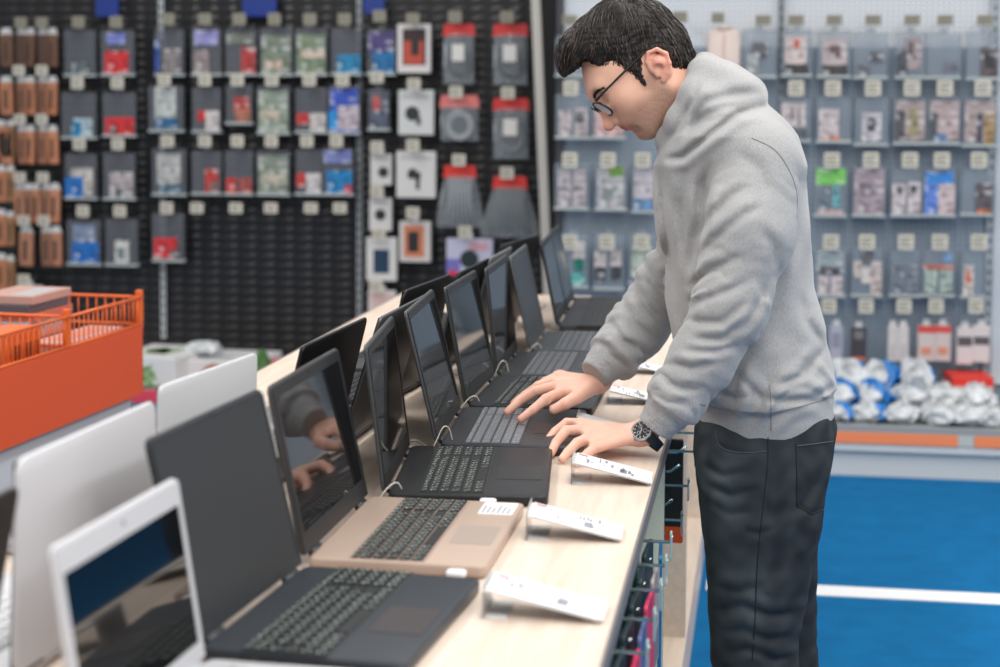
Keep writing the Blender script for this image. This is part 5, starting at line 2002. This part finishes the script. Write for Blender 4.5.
FOLD_N = [
    ([(712, 160), (702, 185), (699, 215), (693, 250), (684, 290)], 5, .012),
    ([(735, 150), (760, 170), (770, 200)], 6, .004),
    ([(697, 243), (708, 219), (732, 195), (750, 185)], 4.5, .0075),
    ([(693, 263), (714, 239), (745, 214), (765, 205)], 4, .0060),
    ([(687, 290), (708, 271), (744, 255)], 4, .0075),
    ([(684, 303), (715, 296), (752, 280)], 3.5, .0065),
    ([(748, 300), (722, 322), (690, 322)], 4, .0080),
    ([(748, 318), (722, 340), (688, 338)], 3.5, .0070),
    ([(740, 345), (712, 352), (680, 350)], 3.5, .0060),
    ([(668, 362), (692, 368), (722, 362)], 3.5, .0070),
    ([(658, 378), (680, 388), (706, 390)], 3.5, .0070),
    ([(650, 392), (668, 402), (692, 405)], 3, .0065),
    ([(768, 272), (762, 298), (750, 320), (738, 342)], 4, .007),
    ([(760, 225), (775, 250), (772, 275)], 5, .005),
    ([(800, 290), (806, 320), (826, 350)], 5, .0065),
    ([(770, 388), (802, 376), (827, 345)], 4, .0085),
    ([(778, 402), (812, 400), (837, 384)], 3.5, .0080),
    ([(735, 372), (760, 398), (790, 402)], 4, .0060),
    ([(712, 392), (735, 398), (752, 396)], 3.5, .0050),
    ([(661, 160), (663, 210), (670, 262), (676, 300)], 4.5, .0085),
    ([(684, 168), (680, 215), (682, 268)], 5, .0065),
    ([(771, 106), (738, 113), (706, 138), (682, 157), (662, 160)], 3.5, .012),
    ([(688, 122), (706, 102), (736, 94), (766, 92)], 4.5, .0080),
    ([(680, 142), (700, 118), (722, 108), (748, 104)], 4, .0060),
    ([(700, 78), (694, 98), (682, 120), (668, 142)], 3, .0060),
    ([(790, 150), (802, 190), (800, 235), (795, 275)], 6, .0045),
]
FOLD_F = [
    ([(640, 250), (652, 282), (672, 300)], 4, .0080),
    ([(628, 268), (645, 305), (668, 325)], 4, .0080),
    ([(618, 292), (634, 324), (660, 342)], 3.5, .0075),
    ([(607, 316), (622, 340), (646, 356)], 3.5, .0075),
    ([(597, 334), (612, 356), (632, 370)], 3, .0065),
    ([(655, 205), (652, 240), (662, 268)], 4, .0070),
]
FOLD_J = [
    ([(698, 462), (722, 476), (752, 470)], 3.5, .0045),
    ([(702, 482), (730, 496), (762, 488)], 3.5, .0045),
    ([(704, 500), (728, 514), (755, 512)], 3.5, .0040),
    ([(742, 530), (758, 534), (776, 528)], 3, .0045),
    ([(712, 585), (738, 592), (765, 585)], 4, .0055),
    ([(714, 612), (742, 606), (772, 616), (795, 612)], 4, .0080),
    ([(716, 634), (742, 630), (770, 640), (794, 636)], 4, .0075),
    ([(720, 656), (748, 650), (776, 660), (792, 656)], 4, .0070),
    ([(800, 530), (780, 560), (762, 600)], 5, .0055),
    ([(822, 470), (806, 500), (790, 520)], 4, .0040),
    ([(770, 440), (766, 500), (758, 560), (755, 620)], 2.2, .0022),
    ([(796, 443), (797, 475), (797, 506), (812, 514), (826, 508), (833, 470), (836, 440)], 2.0, .0022),
    ([(716, 431), (718, 443), (726, 450), (745, 453), (768, 451)], 2.2, .0028),
]


def sleeve(P, A, R, ph):
    d, S, TH = chain(P, A, R, .03, info=True)
    tot = sum(np.linalg.norm(A[i + 1] - A[i]) for i in range(len(A) - 1))
    u = S / tot
    # crumples bunch up around the elbow and above the cuff
    amp = .0030 + .0075 * np.exp(-((u - .56) / .16) ** 2) + .0075 * np.exp(-((u - .86) / .085) ** 2)
    n_ = wob(P, 24, ph); n2_ = wob(P, 51, ph + 1)
    wv = np.sin(u * 40 + 2.2 * np.sin(TH + ph) + 2.6 * n_) + .6 * np.sin(u * 66 + 3.0 * np.sin(TH - ph) + 2.2 * n2_ + 1)
    wv = np.abs(wv) * 1.3 - .5
    wv = wv * (.35 + .45 * n_)
    lng = np.sin(TH * 3 + u * 9 + ph) * .0030 * np.exp(-((u - .25) / .2) ** 2)
    d = d - amp * wv * .62 - lng
    # rib cuff, a little tighter, with a step
    cuff = sstep(.905, .925, u)
    d = d + .010 * cuff - .0016 * cuff * np.cos(TH * 46)
    return d, u


def hoodie_sdf(P):
    x, q, z = P[:, 0], YM - P[:, 1], P[:, 2]
    xf, xb, bw = np.interp(z, ZR, XF), np.interp(z, ZR, XB), np.interp(z, ZR, BW)
    a = (xb - xf) / 2
    cx = (xb + xf) / 2
    U_, V_ = (x - cx) / a, q / bw
    r = (np.abs(U_) ** 2.1 + np.abs(V_) ** 2.1) ** (1 / 2.1)
    d = (r - 1) * np.minimum(a, bw) * .95
    ang_ = np.arctan2(V_, U_)
    low = np.exp(-((z - M3(760, 375)[2]) / .055) ** 2)
    mid_ = np.exp(-((z - M3(760, 250)[2]) / .16) ** 2)
    d = d - low * .0085 * (np.maximum(np.sin((z + .32 * x * 1.0 - .12 * np.sin(ang_ * 2)) * 95 + 1.4 * np.sin(ang_ * 3) + 2.5 * wob(P, 17, 3.)), -.4)) * (.6 + .5 * wob(P, 13, 1.))
    d = d - mid_ * .0045 * np.sin(x * 70 + 18 * z + 2 * np.sin(z * 22 + q * 9)) - .002 * wob(P, 26, .4)
    # hem: blouse above a tighter rib band
    zh = np.interp(x, [XF[0], XB[0]], [ZHEM_F, ZHEM_B]) - .012 * np.exp(-((x - M3(765, 436)[0]) / .06) ** 2)
    band = sstep(zh + .068, zh + .058, z)
    d = d + .008 * band
    d = smax(d, zh - z, .006)
    d = smax(d, z - M3(730, 104)[2], .05)
    # shoulder girdle
    d = smin(d, cap(P, M3(732, 124, 0), M3(757, 160, .145), .056, .078), .04)
    d = smin(d, cap(P, M3(732, 124, 0), M3(742, 162, -.145), .056, .076), .04)
    dn, un = sleeve(P, nearA, nearR, .4)
    df, uf = sleeve(P, farA, farR, 2.0)
    d = smin(d, dn, .008)
    d = smin(d, df, .010)
    # ends of the sleeves: square cuff opening
    for A in (nearA, farA):
        dr = (A[-1] - A[-2]) / np.linalg.norm(A[-1] - A[-2])
        e = (P - A[-1]) @ dr - .004
        nearc = np.linalg.norm(P - A[-1], axis=1) < .09
        d = np.where(nearc, smax(d, e, .004), d)
    # hood: two thick rolls around the neck
    def ring(pts, k=.02):
        Pm = P.copy(); Pm[:, 1] = YM - np.abs(q)
        return chain(Pm, [M3(*p[:3]) for p in pts], [p[3] for p in pts], k)
    r1 = ring([(704, 64, 0, .024), (702, 72, .045, .026), (694, 94, .078, .025), (680, 120, .070, .024), (668, 140, .03, .021), (666, 144, 0, .020)])
    r2 = ring([(744, 97, 0, .046), (740, 102, .065, .045), (724, 118, .112, .034), (700, 138, .084, .026), (680, 150, .032, .018), (676, 151, 0, .017)])
    r3 = ring([(724, 80, 0, .038), (720, 86, .055, .036), (710, 104, .094, .029), (692, 130, .078, .022), (676, 147, .03, .019)])
    hood = smin(smin(r1, r3, .03), r2, .03)
    hood = hood - .0016 * wob(P, 34, 2.2)
    # cavity for neck and jaw
    nk = cap(P, M3(650, 62), M3(705, 118), .060, .050)
    hood = smax(hood, -nk, .008)
    d = smin(d, hood, .005)
    cav = cap(P, M3(652, 60), M3(700, 110), .059, .048)
    d = smax(d, -cav, .006)
    return d + folds(P, FOLD_N, 1) + folds(P, FOLD_F, -1)


lo, hi = bounds(M3(575, 40, .34), M3(850, 445, -.33), pad=.0)
lo[0] = M3(575, 100)[0]; hi[0] = M3(852, 100)[0]
lo[1], hi[1] = YM - .35, YM + .31
lo[2], hi[2] = M3(700, 445)[2] - .01, M3(700, 45)[2]
# forearm reaches down to the counter
lo[2] = min(lo[2], ZT + .01)
v, q = nets(hoodie_sdf, lo, hi, .0038, margin=1.8)
v = relax(v, q, 1, .5)
hood_v, hood_q = v, q
hm = mat('grey_jersey', (162, 162, 163), .92, var=.13, vscale=420, stretch=(1, 1, .4), bump=.35, bscale=900, spec=.15, sheen=.25)
nt = hm.node_tree
# heather flecks over a broad soft variation
hoodie_o = np_mesh('hooded_sweatshirt', [(v, q)], hm, None, man)
hood_b = bvh_of(v, q)

# ---------------------------------------------------------------- jeans
jrows = [(405, 704, 832, .165), (425, 694, 837, .172), (450, 694, 834, .178), (480, 697, 827, .178), (510, 704, 821, .172), (530, 708, 815, .165)]
JZ = np.array([M3(740, r[0])[2] for r in jrows])[::-1]
JF = np.array([M3(r[1], r[0])[0] for r in jrows])[::-1]
JB = np.array([M3(r[2], r[0])[0] for r in jrows])[::-1]
JW = np.array([r[3] for r in jrows])[::-1]
legN = [(M3(763, 470, .085), .118), (M3(761, 520, .092), .108), (M3(759, 570, .095), .094), (M3(756, 610, .097), .084), (M3(754, 650, .098), .077),
        (M3(762, 710, .10), .078), (M3(770, 790, .10), .068), (M3(774, 862, .10), .060)]
legF = [(M3(763, 470, -.085), .116), (M3(764, 520, -.092), .106), (M3(768, 570, -.095), .093), (M3(772, 610, -.097), .083), (M3(776, 650, -.098), .077),
        (M3(788, 710, -.10), .078), (M3(798, 790, -.10), .068), (M3(802, 862, -.10), .060)]
LAT = np.array([0, 1.0, 0])


def jeans_sdf(P):
    x, q, z = P[:, 0], YM - P[:, 1], P[:, 2]
    xf, xb, bw = np.interp(z, JZ, JF), np.interp(z, JZ, JB), np.interp(z, JZ, JW)
    a = (xb - xf) / 2
    U_, V_ = (x - (xb + xf) / 2) / a, q / bw
    r = (np.abs(U_) ** 2.4 + np.abs(V_) ** 2.4) ** (1 / 2.4)
    d = (r - 1) * np.minimum(a, bw) * .95
    d = smax(d, JZ[0] + .03 - z, .05)
    d = smax(d, z - JZ[-1], .01)
    for L, ph in ((legN, .3), (legF, 1.9)):
        dl, S, TH = chain(P, [l[0] for l in L], [l[1] for l in L], .03, info=True, flatv=LAT, flatk=1.18)
        kn = .0055 * np.exp(-((S - .40) / .10) ** 2) + .0015 * np.exp(-((S - .04) / .09) ** 2) + .009 * np.exp(-((S - .74) / .08) ** 2) + .0022
        wv = np.sin(S * 130 + 1.7 * np.sin(TH + ph) + .9 * np.sin(2 * TH)) + .5 * np.sin(S * 215 - 2.2 * np.sin(TH - ph))
        dl = dl - kn * .28 * np.maximum(wv, -.7) * (.6 + .7 * wob(P, 14, ph))
        d = smin(d, dl, .018)
    d = d - .0018 * wob(P, 45, .7)
    d = smax(d, .035 - z, .004)
    return d + folds(P, FOLD_J, 1)


lo, hi = bounds(M3(680, 400, .24), M3(850, 880, -.26), pad=.02)
lo[0] = M3(680, 400)[0]; hi[0] = M3(862, 400)[0]; lo[1], hi[1] = YM - .24, YM + .24
lo[2], hi[2] = .03, JZ[-1] + .02
v, q = nets(jeans_sdf, lo, hi, .0042, margin=1.8)
v = relax(v, q, 1, .5)
denim = mat('dark_denim', (44, 48, 53), .85, var=.22, vscale=14, bump=.5, bscale=1100, spec=.2, stretch=(1, 1, .45))
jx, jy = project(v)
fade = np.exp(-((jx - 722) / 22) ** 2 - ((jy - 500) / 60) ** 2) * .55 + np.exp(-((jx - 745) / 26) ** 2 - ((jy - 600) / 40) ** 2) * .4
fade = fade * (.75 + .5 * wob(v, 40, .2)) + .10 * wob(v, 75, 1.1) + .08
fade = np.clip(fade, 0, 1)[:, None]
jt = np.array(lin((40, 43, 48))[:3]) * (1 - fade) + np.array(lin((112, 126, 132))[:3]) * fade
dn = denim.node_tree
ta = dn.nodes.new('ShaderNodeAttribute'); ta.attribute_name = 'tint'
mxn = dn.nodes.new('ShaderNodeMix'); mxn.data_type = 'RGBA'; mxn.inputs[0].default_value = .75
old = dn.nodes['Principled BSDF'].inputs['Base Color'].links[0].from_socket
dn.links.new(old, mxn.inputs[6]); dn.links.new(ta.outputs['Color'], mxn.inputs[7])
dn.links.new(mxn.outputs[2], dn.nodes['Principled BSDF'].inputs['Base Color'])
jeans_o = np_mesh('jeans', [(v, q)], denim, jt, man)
jean_b = bvh_of(v, q)
CAMV = Vector((0, 0, CAMH))


def spline2(p, n=8):
    out = []
    for i in range(len(p) - 1):
        p0, p1, p2, p3 = [np.array(p[max(0, min(len(p) - 1, j))], float) for j in (i - 1, i, i + 1, i + 2)]
        for k in range(n):
            s = k / n
            out.append(tuple(.5 * (2 * p1 + (p2 - p0) * s + (2 * p0 - 5 * p1 + 4 * p2 - p3) * s * s + (3 * p1 - p0 - 3 * p2 + p3) * s ** 3)))
    return out + [tuple(p[-1])]


def seam(bv, pxs, r, m, name, parent=man, lift=.0003, sub=1):
    if len(pxs) > 3 and 'pocket_seam' not in name:
        pxs = spline2(pxs)
    else:
        sub = 10
    pts = []
    for i in range(len(pxs) - 1):
        for k in range(sub):
            s = k / sub
            px = pxs[i][0] + (pxs[i + 1][0] - pxs[i][0]) * s
            py = pxs[i][1] + (pxs[i + 1][1] - pxs[i][1]) * s
            d_ = ray(px, py).normalized()
            hit = bv.ray_cast(CAMV, d_)
            if hit[0] is not None and hit[0].y > 2.6 and hit[0].y < 3.6:
                pts.append(hit[0] - d_ * lift)
    if len(pts) < 3:
        return None
    b = MB()
    b.tube(pts, r, 6)
    o = b.build(name, m, parent, smooth=True)
    if parent is man:
        o.matrix_parent_inverse = Matrix.Translation(-man.location)
    return o


thread = mat('denim_seam', (26, 28, 31), .8)
hi_thread = mat('denim_edge', (70, 76, 82), .8)
for pl, nm, m_ in (([(796, 442), (797, 475), (797, 506), (812, 514), (826, 508), (833, 470), (836, 440)], 'back_pocket_seam', thread),
                   ([(797, 446), (815, 444), (835, 441)], 'back_pocket_edge', hi_thread),
                   ([(716, 431), (718, 443), (726, 450), (745, 453), (768, 451)], 'front_pocket_edge', hi_thread),
                   ([(768, 436), (768, 460), (764, 500), (760, 535), (757, 570), (755, 620), (752, 664)], 'side_seam', thread)):
    seam(jean_b, pl, .0013, m_, nm)
gs = mat('jersey_seam', (132, 132, 134), .9)
for pl, nm in (([(752, 138), (775, 150), (790, 172), (797, 195), (796, 220)], 'armhole_seam'),
               ([(770, 385), (771, 402), (771, 434)], 'side_seam'),
               ([(700, 404), (730, 410), (770, 412), (810, 404), (837, 395)], 'hem_seam')):
    seam(hood_b, pl, .0011, gs, nm)

# shoes
def shoe_sdf(cx, cy):
    def f(P):
        X = P - np.array([cx, cy, 0])
        d = chain(X, [(.045, 0, .06), (-.06, 0, .045), (-.165, 0, .035)], [.052, .045, .032], .02, flatv=LAT, flatk=1.1)
        d = smin(d, chain(X, [(.01, 0, .06), (.02, 0, .11)], [.046, .048], .02), .03)
        sole = np.maximum(np.abs(X[:, 2] - .014) - .014, chain(X * np.array([1, 1, 0]), [(.05, 0, 0), (-.165, 0, 0)], [.048, .044], .01))
        d = smin(d, sole, .004)
        return smax(d, .001 - X[:, 2], .003)
    return f


for p_, s_ in ((legN[-1][0], .10), (legF[-1][0], -.10)):
    f = shoe_sdf(p_[0], p_[1])
    lo, hi = np.array([p_[0] - .23, p_[1] - .08, -.005]), np.array([p_[0] + .12, p_[1] + .08, .18])
    v, q = nets(f, lo, hi, .005)
    np_mesh('shoe', [(v, q)], mat('black_shoe', (30, 30, 32), .5), None, man)

# ---------------------------------------------------------------- glasses
gl = empty('glasses', fromh((.128, .016, 0)))
tag(gl, 'thin dark framed glasses low on the nose of the man', 'glasses')
fm = mat('dark_frame', (36, 26, 26), .25, spec=.6)


def gmesh(b, name, m):
    o = b.build(name, m, gl, smooth=True)
    o.matrix_parent_inverse = Matrix.Translation(-gl.location)
    return o


def lensring(s, r_=1.0):
    pts = []
    for a in np.linspace(0, 2 * math.pi, 33)[:-1]:
        ex = .8
        dx_ = math.copysign(abs(math.cos(a)) ** ex, math.cos(a)) * .0255 * r_
        dy_ = math.copysign(abs(math.sin(a)) ** ex, math.sin(a)) * .0195 * r_
        pts.append(fromh((.1290 + dy_ * .33 - .006 * (dx_ * s / .0255 * .5 + .5) ** 2, .013 + dy_, s * .0325 + dx_)))
    return pts


for s in (1, -1):
    b = MB(); b.tube(lensring(s), .0022, 8, closed=True); gmesh(b, 'rim', fm)
    pts = lensring(s, .97)
    b = MB(); b.add([Vector(np.mean(pts, 0))] + [Vector(p) for p in pts], [(0, i + 1, (i + 1) % 32 + 1) for i in range(32)])
    gmesh(b, 'lens', film('lens_glass', (220, 225, 230), .0, .02))
    b = MB(); b.tube([fromh((.131, .032, s * .0585)), fromh((.110, .034, s * .072)), fromh((.06, .037, s * .079)), fromh((.0, .040, s * .083)),
                      fromh((-.020, .030, s * .086)), fromh((-.030, .012, s * .082))], [.0030, .0028, .0024, .0022, .0020, .0016], 8)
    gmesh(b, 'temple_arm', fm)
b = MB(); b.tube([fromh((.133, .025, -.009)), fromh((.1375, .029, 0)), fromh((.133, .025, .009))], .0015, 8); gmesh(b, 'bridge', fm)

# ---------------------------------------------------------------- wristwatch
fcp = ony(642, 430.5, float(wl[1]) - .033)
dcam = (CAMV - fcp).normalized()
rt = Vector((math.cos(PSI), math.sin(PSI), 0)); upv = Vector((0, 0, 1))
e1 = (rt * .74 - upv * .67).normalized()
nrm = (dcam * .86 - e1 * .42 + upv * .1).normalized()
e1 = (e1 - nrm * e1.dot(nrm)).normalized()
e2 = nrm.cross(e1).normalized()
watch = empty('wristwatch', fcp)
tag(watch, 'chunky watch with black strap on the near wrist of the man', 'watch')
MW = Matrix((e1, e2, nrm)).transposed().to_4x4()      # local x=e1 (strap), y=e2 (along arm), z=face normal
watch.matrix_world = Matrix.Translation(fcp) @ MW
steel = mat('watch_steel', (170, 172, 176), .2, metal=.9)
b = MB(); b.lathe([(0, -.006), (.019, -.006), (.0205, -.003), (.0205, .001), (.0185, .003), (.0165, .003), (.0165, .0018), (0, .0018)], seg=32)
b.build('watch_case', steel, watch, smooth=False, angle=40)
b = MB(); b.disc((0, 0, .0022), (0, 0, 1), .0165, .0006, 32); dl_ = b.build('dial', mat('watch_dial', (14, 14, 16), .3), watch)
b = MB()
for k in range(12):
    a = k * math.pi / 6
    Mx = Matrix.Rotation(a, 4, 'Z')
    b.box(-.0006, .0118, .0025, .0006, .0155, .0029, M=Mx)
b.build('hour_marks', flat((225, 225, 228)), dl_)
for k in range(3):
    a = k * 2.09 + .5
    b = MB(); c_ = (.0068 * math.cos(a), .0068 * math.sin(a), .0027)
    b.tube([(c_[0] + .0034 * math.cos(t), c_[1] + .0034 * math.sin(t), c_[2]) for t in np.linspace(0, 6.283, 17)[:-1]], .00045, 5, closed=True)
    b.build('subdial', flat((200, 200, 204)), dl_)
for a, ln in ((.9, .011), (3.3, .008)):
    b = MB(); b.box(-.0005, -.002, .0031, .0005, ln, .0034, M=Matrix.Rotation(a, 4, 'Z')); b.build('hand', flat((230, 230, 232)), dl_)
for yy in (.021, ):
    for xx, ll in ((0, .0035), (.009, .003), (-.009, .003)):
        b = MB(); b.tube([(xx, -(.0195 - abs(xx) * .2), -.001), (xx, -(.0195 - abs(xx) * .2) - ll, -.001)], .0022, 10); b.build('crown', steel, watch)
b = MB()
n_ = 40
ring = []
for k in range(n_):
    a = 2 * math.pi * k / n_
    ring.append((.0335 * math.sin(a), .0, -.030 + .0285 * math.cos(a)))
sec = [(-.010, -.0011), (.010, -.0011), (.010, .0014), (-.010, .0014)]
vs, fs = [], []
for k in range(n_):
    a = 2 * math.pi * k / n_
    nn = Vector((math.sin(a), 0, math.cos(a)))
    wsc = .9 + .15 * max(0, math.cos(a))
    for y_, t_ in sec:
        vs.append(Vector(ring[k]) + nn * t_ + Vector((0, y_ * wsc, 0)))
for k in range(n_):
    l = (k + 1) % n_
    for i in range(4):
        j = (i + 1) % 4
        fs.append((k * 4 + i, k * 4 + j, l * 4 + j, l * 4 + i))
b.add(vs, fs)
b.build('strap', mat('black_strap', (24, 24, 27), .5), watch, angle=50)
